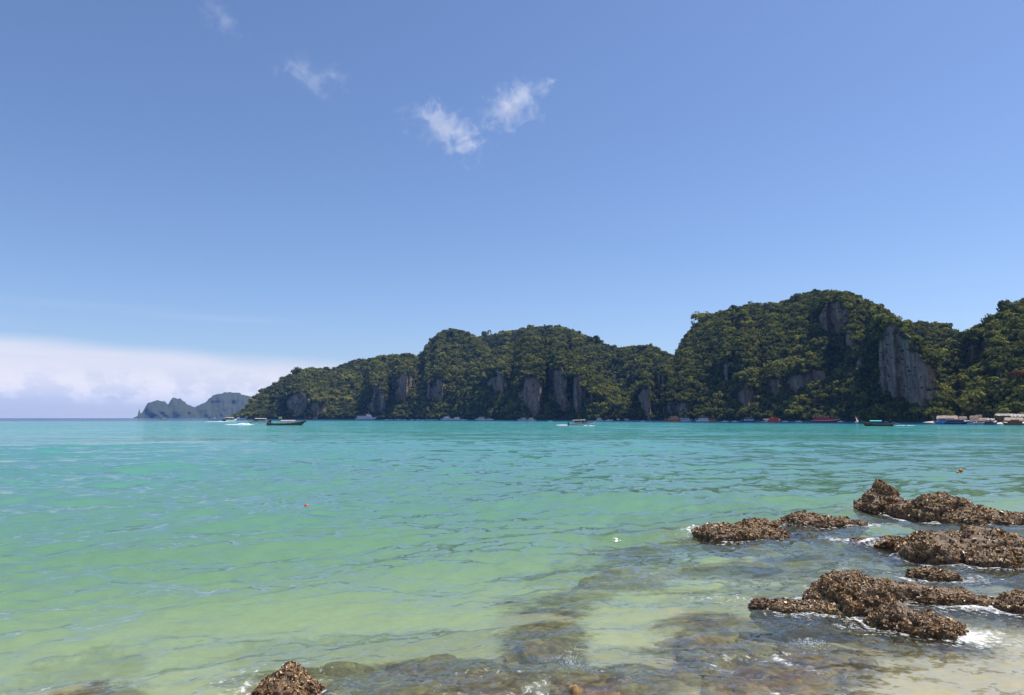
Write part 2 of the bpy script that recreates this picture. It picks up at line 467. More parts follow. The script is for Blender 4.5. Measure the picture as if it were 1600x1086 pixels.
    m2 = ns.new('ShaderNodeMixShader'); ls.new(frc, m2.inputs[0]); ls.new(m1.outputs[0], m2.inputs[1]); ls.new(gl.outputs[0], m2.inputs[2])
    fn = nnoise(ns, ls, 14, 6, 0.7, vec=pos, dist=0.6)
    ff = nmath(ns, ls, 'ADD', fo, nmath(ns, ls, 'MULTIPLY', nmath(ns, ls, 'SUBTRACT', fn, 0.56), 2.6))
    mr = ns.new('ShaderNodeMapRange'); ls.new(ff, mr.inputs[0]); mr.inputs['From Min'].default_value = 0.25; mr.inputs['From Max'].default_value = 0.7
    fmul = nmath(ns, ls, 'MULTIPLY', mr.outputs[0], nmath(ns, ls, 'MINIMUM', nmath(ns, ls, 'MULTIPLY', fo, 3.0), 0.85), clamp=True)
    fd = ns.new('ShaderNodeBsdfDiffuse'); fd.inputs['Color'].default_value = (0.8, 0.82, 0.82, 1)
    m3 = ns.new('ShaderNodeMixShader'); ls.new(fmul, m3.inputs[0]); ls.new(m2.outputs[0], m3.inputs[1]); ls.new(fd.outputs[0], m3.inputs[2])
    ls.new(m3.outputs[0], out.inputs['Surface'])
    me = mesh_np('water', np.stack([x, y, z], -1), grid_faces(len(r), len(az), True), m, True,
                 {'depth': np.clip(dd, 0.02, 40), 'foam': np.clip(foam, 0, 1), 'chop': chop})
    link('water', me, kind='structure')


make_water()

# ------------------------------------------------------------------ hills
CLIFFS = [  # px, py, rx, ry
    (632, 597, 17, 30), (590, 632, 14, 22), (680, 612, 12, 20), (778, 600, 18, 20), 
    (830, 625, 20, 36), (880, 622, 12, 30), (905, 618, 13, 34), (865, 590, 14, 16), (925, 632, 9, 18), 
    (1032, 600, 18, 18), (1012, 625, 10, 26), (1050, 640, 16, 16), (1072, 640, 10, 14), (1136, 580, 16, 26), 
    (1166, 628, 12, 26), (1212, 605, 14, 18), (1280, 588, 22, 12), (1305, 500, 26, 30), (1330, 530, 12, 26), (1248, 600, 20, 14),
    (1345, 572, 12, 14), (1395, 560, 24, 60), (1425, 590, 34, 44), (1440, 615, 30, 24), (1412, 540, 30, 36), (1456, 606, 16, 30), (1405, 575, 34, 62), (1432, 600, 38, 40),
    (1535, 548, 24, 16), (1520, 560, 12, 16), (1564, 590, 8, 10), (465, 632, 20, 18), (500, 640, 12, 14), (1160, 500, 18, 10), 
    
]


def cliff_mask(px, py):
    m = np.zeros_like(px)
    jx = fbm(np.stack([px * 0.09, py * 0.05, px * 0], -1), 3, 61) * 0.95
    jx = jx + fbm(np.stack([px * 0.22, py * 0.16, px * 0], -1), 2, 67) * 0.35
    for (cx, cy, rx, ry) in CLIFFS:
        q = np.sqrt(((px - cx) / rx) ** 2 + ((py - cy) / ry) ** 2) + jx * (min(1, 14 / rx) if rx < 20 else 0.25)
        m = np.maximum(m, smooth(q, 1.0 if rx >= 20 else 0.86, 0.86 if rx >= 20 else 0.72))
    return m


m_hill, ns, ls, b = new_mat('limestone_and_scrub')
cl = nattr(ns, 'cliff').outputs['Fac']
st = nnoise(ns, ls, 0.20, 7, 0.75, (1, 1, 0.34), dist=0.5); bl = nnoise(ns, ls, 0.06, 6, 0.7); dk = nnoise(ns, ls, 0.5, 5, 0.7, (1, 1, 0.35))
rock = nramp(ns, ls, st, [(0.30, (0.05, 0.045, 0.04)), (0.46, (0.18, 0.148, 0.105)), (0.62, (0.42, 0.335, 0.235))])
och = ns.new('ShaderNodeMix'); och.data_type = 'RGBA'; och.blend_type = 'MIX'
mr = ns.new('ShaderNodeMapRange'); ls.new(bl, mr.inputs[0]); mr.inputs['From Min'].default_value = 0.52; mr.inputs['From Max'].default_value = 0.68; mr.inputs['To Max'].default_value = 0.7
ls.new(mr.outputs[0], och.inputs[0]); ls.new(rock, och.inputs[6]); och.inputs[7].default_value = (0.36, 0.22, 0.13, 1)
scrub = nramp(ns, ls, dk, [(0.35, (0.020, 0.028, 0.010)), (0.65, (0.055, 0.065, 0.022))])
mx = ns.new('ShaderNodeMix'); mx.data_type = 'RGBA'; ls.new(cl, mx.inputs[0]); ls.new(scrub, mx.inputs[6]); ls.new(och.outputs[2], mx.inputs[7])
ls.new(mx.outputs[2], b.inputs['Base Color']); b.inputs['Roughness'].default_value = 0.95
ls.new(nbump(ns, ls, dk, 0.8, 2.0), b.inputs['Normal'])

FOREST = []      # (points, normals, scale)


def hill(name, sky_pts, kf, k1, seed, tree=3.4, a=0.58, p=2.2, nz=64, gull=28.0, D=None, trees=True, lower=4.0, dens=1.0, foot=None):
    azs = np.array([aztan(*q)[0] for q in sky_pts]); tans = np.array([aztan(*q)[1] for q in sky_pts])
    n = max(40, int((sky_pts[-1][0] - sky_pts[0][0]) / 2.0))
    A = np.linspace(azs[0], azs[-1], n); T = np.interp(A, azs, tans)
    if not trees: T = T + 0.0024 * fbm(np.stack([A * 420, A * 0, A * 0], -1), 4, 5, 0.65) * smooth(T, 0.0, 0.008)
    D0 = (shore(A) if D is None else np.full(n, D)); D1 = D0 * k1
    Hh = np.maximum(T * D1 + CAMH - lower, 0.5)
    D0f = D0 * kf
    nb = 18
    s = np.concatenate([np.linspace(0, 1, nz), np.linspace(1, 1.6, nb + 1)[1:]])
    S, AA = np.meshgrid(s, A, indexing='ij'); HH = np.broadcast_to(Hh, S.shape); D0g = np.broadcast_to(D0f, S.shape); D1g = np.broadcast_to(D1, S.shape)
    # where the hill is low its ridge comes forward to the shore
    relh = np.clip(HH / Hh.max(), 0.06, 1); D1g = D0g + (D1g - D0g) * (0.25 + 0.75 * relh)
    HH = np.maximum((np.broadcast_to(T, S.shape)) * D1g + CAMH - lower, 0.5)
    front = S <= 1
    sf = np.clip(S, 0, 1)
    g = a * sf + (1 - a) * sf ** p
    back = np.clip((S - 1) / 0.6, 0, 1)
    r = D0g + (D1g - D0g) * g + back * HH * 1.1
    z = np.where(front, HH * sf, HH * (1 - back ** 1.6)) - np.where(front, 4 * (1 - sf) ** 6, 0) - 4 * back ** 4
    # buttresses and gullies
    L = AA * D0g
    P = np.stack([L * 0.018, z * 0.010, S * 0 + seed], -1).reshape(-1, 3)
    P2 = np.stack([L * 0.05, z * 0.035, S * 0 + seed * 2.7], -1).reshape(-1, 3)
    w = np.where(front, np.sin(np.pi * np.clip(sf, 0.0, 1)) * 0.8 + 0.25, 0.3)
    r = r + ((fbm(P, 3, seed) * gull * 1.6 + fbm(P2, 3, seed + 5) * gull * 0.55).reshape(S.shape)) * w
    V = np.stack([r * np.sin(AA), r * np.cos(AA), z], -1)
    cm = np.zeros(S.shape)
    if trees:
        px, py = project(V); cm = cliff_mask(px.ravel(), py.ravel()).reshape(S.shape) * front
        rib = fbm(np.stack([L.ravel() * 0.14, z.ravel() * 0.07, S.ravel() * 0 + 3], -1), 5, seed + 9, 0.6).reshape(S.shape)
        dr_ = np.diff(r, axis=0); cmm = np.clip(0.5 * (cm[1:] + cm[:-1]) * 1.5, 0, 1.08)
        r2 = np.concatenate([r[:1], r[:1] + np.cumsum(dr_ * (1 - cmm), axis=0)], 0)
        z = np.where(z > 0, z * r2 / r, z)
        r2 = r2 + cm * (2.0 + rib * 4.0)
        V = np.stack([r2 * np.sin(AA), r2 * np.cos(AA), z], -1)
    nr, nc = S.shape
    Fq = grid_faces(nr, nc)
    me = mesh_np(name, V.reshape(-1, 3), Fq, m_hill, True, {'cliff': cm.ravel()})
    link(name, me, kind='structure')
    if trees:
        # scatter by area on the sheet
        Q = V.reshape(-1, 3)[Fq]; e1, e2 = Q[:, 1] - Q[:, 0], Q[:, 3] - Q[:, 0]
        N = np.cross(e1, e2); ar = np.linalg.norm(N, axis=1) + 1e-9; N = N / ar[:, None]
        N *= np.where((N[:, 2] < 0), -1, 1)[:, None]
        rowi = np.repeat(np.arange(nr - 1), nc - 1); wgt = ar * np.where(rowi < nz - 1, 1.0, np.where(rowi < nz + 4, 0.7, 0.0))
        cf = cm.reshape(-1)[Fq].mean(1); wgt *= np.where(cf > 0.45, 0.14, 1.0)
        cnt = int(wgt.sum() / (tree ** 2 * 0.44) * dens)
        idx = rng.choice(len(Fq), cnt, p=wgt / wgt.sum()); u, v = rng.random(cnt), rng.random(cnt)
        pts = Q[idx, 0] + e1[idx] * u[:, None] + e2[idx] * v[:, None]
        sc = tree * 0.74 * rng.lognormal(0, 0.42, cnt) * np.where(cf[idx] > 0.45, 0.45, 1) * 0.82
        keep = (pts[:, 2] > 1.0)
        FOREST.append((pts[keep] + N[idx][keep] * (sc[keep] * 0.35)[:, None], sc[keep]))
    return V


hill('hill', [(640, 580), (690, 548), (750, 526), (800, 516), (850, 508), (890, 513), (930, 531), (970, 544), (1000, 538), (1035, 548), (1062, 560), (1110, 600)], 1.30, 1.75, 3, tree=3.8, dens=0.8)
hill('hill', [(368, 652), (378, 645), (392, 631), (410, 611), (430, 600), (455, 585), (485, 575), (500, 575), (515, 581), (530, 571), (560, 562), (600, 556), (640, 553), (655, 561), (668, 540), (685, 521), (712, 514), (735, 521), (760, 540), (785, 572), (815, 625), (830, 652)], 1.0, 1.36, 4, tree=4.0)
hill('hill', [(730, 640), (745, 590), (765, 560), (790, 538), (830, 526), (860, 531), (890, 547), (925, 575), (960, 605), (1000, 648)], 1.0, 1.34, 5, tree=3.4)
hill('hill', [(1380, 540), (1418, 508), (1440, 504), (1460, 504), (1482, 513), (1500, 520), (1540, 548)], 1.7, 2.1, 7, tree=3.6)
hill('hill', [(940, 652), (975, 620), (1000, 598), (1030, 575), (1060, 552), (1070, 526), (1085, 508), (1105, 493), (1150, 481), (1195, 475), (1225, 471), (1250, 459), (1285, 453), (1325, 456), (1350, 466), (1380, 481), (1410, 506), (1432, 522), (1450, 545), (1464, 578), (1474, 622), (1484, 652)], 1.0, 1.56, 6, tree=3.1, nz=84)
hill('hill', [(1425, 640), (1450, 600), (1472, 556), (1500, 520), (1540, 501), (1570, 481), (1600, 467), (1660, 450), (1740, 455), (1850, 520), (1960, 640)], 1.10, 1.75, 8, tree=3.0, a=0.55, p=1.8, nz=72)
hill('far_island', [(208, 653), (215, 650), (217.5, 639), (220, 649), (224, 641), (230, 631), (240, 626), (256, 627), (263, 631), (269, 621.5), (283, 624), (292, 631), (306, 636), (318, 630), (332, 619), (345, 615), (358, 613), (368, 612.5), (384, 617), (402, 622), (425, 636), (460, 652)],
     1.0, 1.10, 9, trees=False, D=4300, gull=70, lower=0, nz=40)

# ------------------------------------------------------------------ foliage
m_leaf = bpy.data.materials.new('leaves'); m_leaf.use_nodes = True
ns, ls = m_leaf.node_tree.nodes, m_leaf.node_tree.links; ns.clear()
out = ns.new('ShaderNodeOutputMaterial'); oi = ns.new('ShaderNodeObjectInfo')
big = nnoise(ns, ls, 0.012, 3, 0.6, vec=oi.outputs['Location'])
hue = nmath(ns, ls, 'ADD', nmath(ns, ls, 'MULTIPLY', oi.outputs['Random'], 0.62), nmath(ns, ls, 'MULTIPLY', nmath(ns, ls, 'SUBTRACT', big, 0.3), 0.9))
colr = nramp(ns, ls, hue, [(0.08, (0.045, 0.060, 0.025)), (0.35, (0.095, 0.11, 0.036)), (0.6, (0.16, 0.17, 0.046)), (0.8, (0.25, 0.26, 0.055)), (0.97, (0.28, 0.22, 0.085))])
lv = nattr(ns, 'leafvar').outputs['Fac']
hs = ns.new('ShaderNodeHueSaturation'); ls.new(colr, hs.inputs['Color']); ls.new(nmath(ns, ls, 'ADD', 0.65, nmath(ns, ls, 'MULTIPLY', lv, 0.8)), hs.inputs['Value'])
dfl = ns.new('ShaderNodeBsdfDiffuse'); trl = ns.new('ShaderNodeBsdfTranslucent'); ls.new(hs.outputs[0], dfl.inputs[0]); ls.new(hs.outputs[0], trl.inputs[0])
mxl = ns.new('ShaderNodeMixShader'); mxl.inputs[0].default_value = 0.25; ls.new(dfl.outputs[0], mxl.inputs[1]); ls.new(trl.outputs[0], mxl.inputs[2]); ls.new(mxl.outputs[0], out.inputs[0])


def leaf_mat(name, lo, hi):
    m = bpy.data.materials.new(name); m.use_nodes = True; ns, ls = m.node_tree.nodes, m.node_tree.links; ns.clear()
    out = ns.new('ShaderNodeOutputMaterial'); lv = nattr(ns, 'leafvar').outputs['Fac']
    c = nramp(ns, ls, lv, [(0.1, lo), (0.9, hi)])
    d = ns.new('ShaderNodeBsdfDiffuse'); t = ns.new('ShaderNodeBsdfTranslucent'); ls.new(c, d.inputs[0]); ls.new(c, t.inputs[0])
    mx = ns.new('ShaderNodeMixShader'); mx.inputs[0].default_value = 0.25; ls.new(d.outputs[0], mx.inputs[1]); ls.new(t.outputs[0], mx.inputs[2]); ls.new(mx.outputs[0], out.inputs[0])
    return m


def crown_mesh(name, seed, mat, clumps=9, per=26, leaf=0.165, flat=0.75, feathery=False):
    g = np.random.default_rng(seed); V, Fc, at_ = [], [], []
    k = 0
    for c in range(clumps):
        th = g.uniform(0, 6.283); rad = math.sqrt(g.uniform(0, 1)) * 0.72; zc_ = g.uniform(-0.25, 0.75) * flat * (1 - 0.55 * rad)
        C = np.array([rad * math.cos(th), rad * math.sin(th), zc_ + 0.25]); cr = g.uniform(0.26, 0.46); cv = g.uniform(0, 0.6)
        for q in range(per):
            d = g.normal(size=3); d[2] = d[2] * 0.8 + 0.25; d /= np.linalg.norm(d)
            pnt = C + d * cr * g.uniform(0.6, 1.08)
            nrm = d * 0.9 + g.normal(size=3) * 0.28 + np.array([0, 0, 0.35]); nrm /= np.linalg.norm(nrm)
            t = np.cross(nrm, g.normal(size=3)); t /= np.linalg.norm(t); bt = np.cross(nrm, t)
            s1 = leaf * g.uniform(0.5, 1.15); s2 = s1 * (g.uniform(0.5, 1.0) if not feathery else 0.28)
            V += [pnt - t * s1, pnt - bt * s2 + nrm * 0.02, pnt + t * s1, pnt + bt * s2]
            Fc.append([k, k + 1, k + 2, k + 3]); k += 4
            at_ += [min(1, cv + g.uniform(0, 0.4))] * 4
    return mesh_np(name, np.array(V), Fc, mat, False, {'leafvar': np.array(at_)})


def trunk_mesh(name, seed, h, mat, limbs=5, r0=0.045):
    """tapered trunk with limbs, unit crown radius above"""
    g = np.random.default_rng(seed); V, Fc = [], []

    def tube(pts, rads, n=6):
        base = len(V)
        for (p_, r_) in zip(pts, rads):
            for i in range(n):
                a_ = 6.2832 * i / n; V.append([p_[0] + r_ * math.cos(a_), p_[1] + r_ * math.sin(a_), p_[2]])
        for j in range(len(pts) - 1):
            for i in range(n):
                Fc.append([base + j * n + i, base + j * n + (i + 1) % n, base + (j + 1) * n + (i + 1) % n, base + (j + 1) * n + i])
    lean = g.normal(size=2) * 0.06
    tube([(0, 0, -h), (lean[0] * .5, lean[1] * .5, -h * 0.5), (lean[0], lean[1], 0.05), (lean[0], lean[1], 0.5)], [r0 * 1.5, r0 * 1.1, r0 * 0.8, r0 * 0.3])
    for i in range(limbs):
        a_ = g.uniform(0, 6.28); z0 = g.uniform(-0.3 * h, 0.1)
        tube([(lean[0], lean[1], z0), (0.35 * math.cos(a_), 0.35 * math.sin(a_), z0 + 0.22), (0.65 * math.cos(a_), 0.65 * math.sin(a_), z0 + 0.5)], [r0 * 0.6, r0 * 0.4, r0 * 0.15], 5)
    return mesh_np(name, V, Fc, mat, True)


m_bark = paint('bark', (0.11, 0.085, 0.06), 0.9, 0.3)
CROWNS = [crown_mesh('crown', 100 + i, m_leaf, clumps=[8, 10, 12, 9, 7, 11][i], per=[38, 36, 32, 36, 40, 34][i]) for i in range(6)]
m_orange = leaf_mat('rusty_leaves', (0.10, 0.055, 0.025), (0.22, 0.125, 0.06))
m_grey = leaf_mat('grey_green_needles', (0.05, 0.065, 0.03), (0.11, 0.12, 0.07))
m_yellow = leaf_mat('yellow_green_leaves', (0.09, 0.105, 0.02), (0.19, 0.20, 0.045))
crown_or = crown_mesh('crown', 201, m_orange, 10, 26, flat=0.6); crown_ye = crown_mesh('crown', 202, m_yellow, 10, 28)
crown_ca = crown_mesh('crown', 203, m_grey, 16, 60, leaf=0.16, flat=1.25, feathery=True)
TRUNKS = [trunk_mesh('trunk', 300 + i, 1.3, m_bark) for i in range(3)]


def tree(px, py, D, rad, crown, label, z=None, stem=1.0, k=0, group=None):
    d = ray(px, py); h = math.hypot(d[0], d[1]); zz_ = CAMH + d[2] / h * D if z is None else z
    o = link('tree', None, loc=(d[0] / h * D, d[1] / h * D, zz_), label=label, cat='tree', group=group)
    c = link('crown', crown, o); c.scale = (rad, rad, rad); c.rotation_euler = (0, 0, random.uniform(0, 6))
    t = link('trunk', TRUNKS[k % 3], o); t.scale = (rad, rad, rad * stem)
    return o


def sheet_D(px, py):
    """nearest forest point that the photograph shows at this pixel: how far the slope stands there"""
    P = np.concatenate([f[0] for f in FOREST]); x, y = project(P)
    q = (x - px) ** 2 + (y - py) ** 2; i = np.argsort(q)[:14]
    return float(np.hypot(P[i, 0], P[i, 1]).min()) - 2.0


TREES = [
    (1510, 590, 4.2, crown_or, 'rust-crowned tree on the right slope beside the big bare cliff'),
    (1497, 577, 4.2, crown_ye, 'olive-yellow spreading tree just above the rust-crowned one'),
    (1540, 596, 4.0, crown_or, 'rusty tree on the right slope, middle of the three rust crowns'),
    (1592, 590, 4.8, crown_or, 'rusty tree at the right edge of the picture on the slope'),
    (1396, 628, 3.6, crown_or, 'pale brownish tree at the foot of the big cliff, left side'),
    (1278, 622, 3.2, crown_or, 'brownish tree low on the big hill above the red boat'),
    (985, 633, 4.0, crown_ye, 'yellow-green tree at the foot of the valley between the hills'),
    (857, 640, 3.4, crown_or, 'small rusty tree low between the two pale cliffs'),
    (1130, 533, 3.6, crown_ye, 'bright yellow-green tree high on the left of the big hill'),
    (1238, 578, 3.4, crown_ye, 'bright yellow-green tree halfway up the middle of the big hill'),
    (1180, 636, 3.2, crown_ye, 'yellow-green tree by the shore behind the blue and white boat'),
    (664, 636, 4.0, crown_ye, 'yellow-green tree by the shore behind the row of skiffs'),
    (650, 560, 3.6, crown_ye, 'yellow-green tree in the notch of the left ridge'),
]
for i, (px, py, rad, cr, lab) in enumerate(TREES):
    tree(px, py, sheet_D(px, py), rad, cr, lab, k=i)
for i in range(6):
    px, py = [(1432, 645), (1322, 646), (1232, 647), (1140, 646), (1090, 644), (945, 646)][i]
    lab = ['round green tree at the water, left of the beach with huts', 'round green tree at the water, right of the red boat', 'green tree at the water, right of the orange-red boat',
           'green tree at the water, left of the blue boat with white roof', 'green tree on the shore behind the white boat of the orange pair', 'green tree on the shore behind the small pale blue boat'][i]
    tree(px, py, float(shore(aztan(px, py)[0])) + 2, 3.6, CROWNS[i], lab, k=i)
tree(1556, 636, 425, 8.0, crown_ca, 'grey-green feathery casuarina standing behind the beach huts', stem=0.8)

# the forest that clothes the hills: one mass, instanced crowns
FP = np.concatenate([f[0] for f in FOREST]); FS = np.concatenate([f[1] for f in FOREST])
print('forest crowns', len(FP))
fme = bpy.data.meshes.new('forest'); fme.vertices.add(len(FP)); fme.vertices.foreach_set('co', FP.astype(np.float32).ravel())
a_ = fme.attributes.new('crown_scale', 'FLOAT', 'POINT'); a_.data.foreach_set('value', FS.astype(np.float32))
fo = link('forest', fme, label='dense dark green forest covering the limestone hills across the bay', cat='forest', kind='stuff')
ng = bpy.data.node_groups.new('forest_nodes', 'GeometryNodeTree')
ng.interface.new_socket('Geometry', in_out='INPUT', socket_type='NodeSocketGeometry')
ng.interface.new_socket('Geometry', in_out='OUTPUT', socket_type='NodeSocketGeometry')
gi, go = ng.nodes.new('NodeGroupInput'), ng.nodes.new('NodeGroupOutput')
jn = ng.nodes.new('GeometryNodeJoinGeometry')
src = [o for o in COL.objects if o.name.split('.')[0] == 'crown' and o.data in CROWNS]
for o in src:
    n = ng.nodes.new('GeometryNodeObjectInfo'); n.inputs['Object'].default_value = o; n.inputs['As Instance'].default_value = True
    n.transform_space = 'ORIGINAL'; ng.links.new(n.outputs['Geometry'], jn.inputs[0])
iop = ng.nodes.new('GeometryNodeInstanceOnPoints'); iop.inputs['Pick Instance'].default_value = True
m2p = ng.nodes.new('GeometryNodeMeshToPoints'); ng.links.new(gi.outputs[0], m2p.inputs[0]); ng.links.new(m2p.outputs[0], iop.inputs['Points'])
ng.links.new(jn.outputs[0], iop.inputs['Instance'])
ri = ng.nodes.new('FunctionNodeRandomValue'); ri.data_type = 'INT'; ri.inputs[4].default_value = 0; ri.inputs[5].default_value = len(src) - 1
ng.links.new(ri.outputs[2], iop.inputs['Instance Index'])
rv = ng.nodes.new('FunctionNodeRandomValue'); rv.data_type = 'FLOAT_VECTOR'; rv.inputs[0].default_value = (-0.25, -0.25, 0); rv.inputs[1].default_value = (0.25, 0.25, 6.28)
ng.links.new(rv.outputs[0], iop.inputs['Rotation'])
na = ng.nodes.new('GeometryNodeInputNamedAttribute'); na.data_type = 'FLOAT'; na.inputs['Name'].default_value = 'crown_scale'
ng.links.new(na.outputs[0], iop.inputs['Scale'])
ng.links.new(iop.outputs[0], go.inputs[0])
md = fo.modifiers.new('scatter', 'NODES'); md.node_group = ng

# ------------------------------------------------------------------ mesh builder for boats and huts
class MB:
    def __init__(s): s.V = []; s.F = []

    def add(s, V, Fs):
        b = len(s.V); s.V += [tuple(map(float, v)) for v in V]; s.F += [[b + i for i in f] for f in Fs]; return s

    def box(s, x0, x1, y0, y1, z0, z1, tx0=0, tx1=0, ty=0):
        V = [(x0, y0, z0), (x1, y0, z0), (x1, y1, z0), (x0, y1, z0), (x0 + tx0, y0 + ty, z1), (x1 - tx1, y0 + ty, z1), (x1 - tx1, y1 - ty, z1), (x0 + tx0, y1 - ty, z1)]
        return s.add(V, [(0, 3, 2, 1), (4, 5, 6, 7), (0, 1, 5, 4), (1, 2, 6, 5), (2, 3, 7, 6), (3, 0, 4, 7)])

    def tube(s, pts, r, n=6):
        pts = [Vector(p) for p in pts]; rs = r if isinstance(r, (list, tuple)) else [r] * len(pts); V = []
        for i, p in enumerate(pts):
            d = (pts[min(i + 1, len(pts) - 1)] - pts[max(i - 1, 0)]).normalized()
            u = d.orthogonal().normalized(); v = d.cross(u)
            for k in range(n):
                a = 6.28319 * k / n; V.append(p + u * math.cos(a) * rs[i] + v * math.sin(a) * rs[i])
        Fs = [(i * n + k, i * n + (k + 1) % n, (i + 1) * n + (k + 1) % n, (i + 1) * n + k) for i in range(len(pts) - 1) for k in range(n)]
        Fs += [tuple(range(n))[::-1], tuple(range((len(pts) - 1) * n, len(pts) * n))]
        return s.add(V, Fs)

    def lathe(s, prof, n=12, c=(0, 0, 0)):
        V = [(c[0] + r * math.cos(6.28319 * k / n), c[1] + r * math.sin(6.28319 * k / n), c[2] + z) for r, z in prof for k in range(n)]
        return s.add(V, [(i * n + k, i * n + (k + 1) % n, (i + 1) * n + (k + 1) % n, (i + 1) * n + k) for i in range(len(prof) - 1) for k in range(n)])

    def sheet(s, rows):
        n = len(rows[0]); V = [p for r in rows for p in r]
        return s.add(V, [(i * n + j, i * n + j + 1, (i + 1) * n + j + 1, (i + 1) * n + j) for i in range(len(rows) - 1) for j in range(n - 1)])

    def build(s, name, mat, parent=None, sm=False):
        me = bpy.data.meshes.new(name); me.from_pydata(s.V, [], s.F); me.update()
        if sm: me.polygons.foreach_set('use_smooth', [True] * len(me.polygons))
        me.materials.append(mat); return link(name, me, parent)


def hull_rows(L, B, H, rise, rake, stern=0.85, n=18, k=3.0, sternrise=0.0, draft=0.35):
    rows = []
    for i in range(n):
        t = i / (n - 1); hb = B / 2 * (1 - t ** k) ** 0.75 * (stern + (1 - stern) * min(1, t * 2.5)); hb = max(hb, 0.02)
        sh = H + rise * max(0, (t - 0.35) / 0.65) ** 2.2 + sternrise * max(0, (0.25 - t) / 0.25) ** 2
        kz = -draft + (sh + draft) * max(0, (t - 0.72) / 0.28) ** 2.2 * 0.85
        x = -L / 2 + L * t
        sec = []
        for (f, zf) in ((-1, 1), (-0.97, 0.6), (-0.78, 0.2), (0, 0), (0.78, 0.2), (0.97, 0.6), (1, 1)):
            z = kz + (sh - kz) * zf; sec.append((x + rake * t ** 4 * (zf - 0.5) * 0.8, hb * f, z))
        rows.append(sec)
    return rows


def boat_root(name, pos, head, label, cat, group=None):
    o = link(name, None, loc=pos, label=label, cat=cat, group=group); o.rotation_euler = (0, 0, head); return o


def deck_from(rows, mat, parent, drop=0.08, name='deck', i0=0, i1=None):
    d = MB(); rr = rows[i0:i1]
    d.sheet([[(r[0][0], r[0][1] * 0.97, r[0][2] - drop), (r[0][0], 0, r[0][2] - drop + 0.03), (r[0][0], r[-1][1] * 0.97, r[-1][2] - drop)] for r in rr])
    return d.build(name, mat, parent)


def stripe_from(rows, mat, parent, a=0.62, b=0.85, name='stripe', out=1.015):
    for side in (0, -1):
        s = MB(); q = []
        for r in rows:
            P1, P0 = Vector(r[side]), Vector(r[1 if side == 0 else -2])
            u, v = P0.lerp(P1, a), P0.lerp(P1, b); sg = -0.012 if side == 0 else 0.012
            q.append([(u.x, u.y * out + sg, u.z), (v.x, v.y * out + sg, v.z)])
        s.sheet(q).build(name, mat, parent)


WHITE = paint('white_gelcoat', (0.84, 0.84, 0.82), 0.3, 0.04); CREAM = paint('cream_paint', (0.72, 0.64, 0.52), 0.5)
RED = paint('red_paint', (0.42, 0.03, 0.04), 0.4); PINK = paint('faded_pink_canvas', (0.62, 0.30, 0.32), 0.8)
BLUE = paint('sky_blue_paint', (0.14, 0.36, 0.66), 0.5); NAVY = paint('navy_paint', (0.02, 0.05, 0.13), 0.4)
TEAL = paint('turquoise_canvas', (0.03, 0.48, 0.44), 0.7); GREEN = paint('green_paint', (0.04, 0.16, 0.06), 0.6)
ORANGE = paint('orange_paint', (0.62, 0.20, 0.03), 0.5); ORED = paint('orange_red_paint', (0.62, 0.11, 0.04), 0.5); RUST = paint('rust_brown_paint', (0.30, 0.09, 0.03), 0.6)
DARK = paint('black_rubber', (0.015, 0.015, 0.017), 0.5); GLASS = paint('tinted_glass', (0.02, 0.025, 0.03), 0.08, 0.05)
WOOD = paint('dark_teak', (0.10, 0.05, 0.028), 0.6, 0.3); TAN = paint('bare_planks', (0.32, 0.21, 0.12), 0.7, 0.25)
LBLUE = paint('pale_blue_paint', (0.46, 0.60, 0.78), 0.5); METAL = paint('brushed_steel', (0.5, 0.5, 0.5), 0.3, 0.05, 0.9)
LIME = paint('lime_cloth', (0.42, 0.62, 0.16), 0.8)


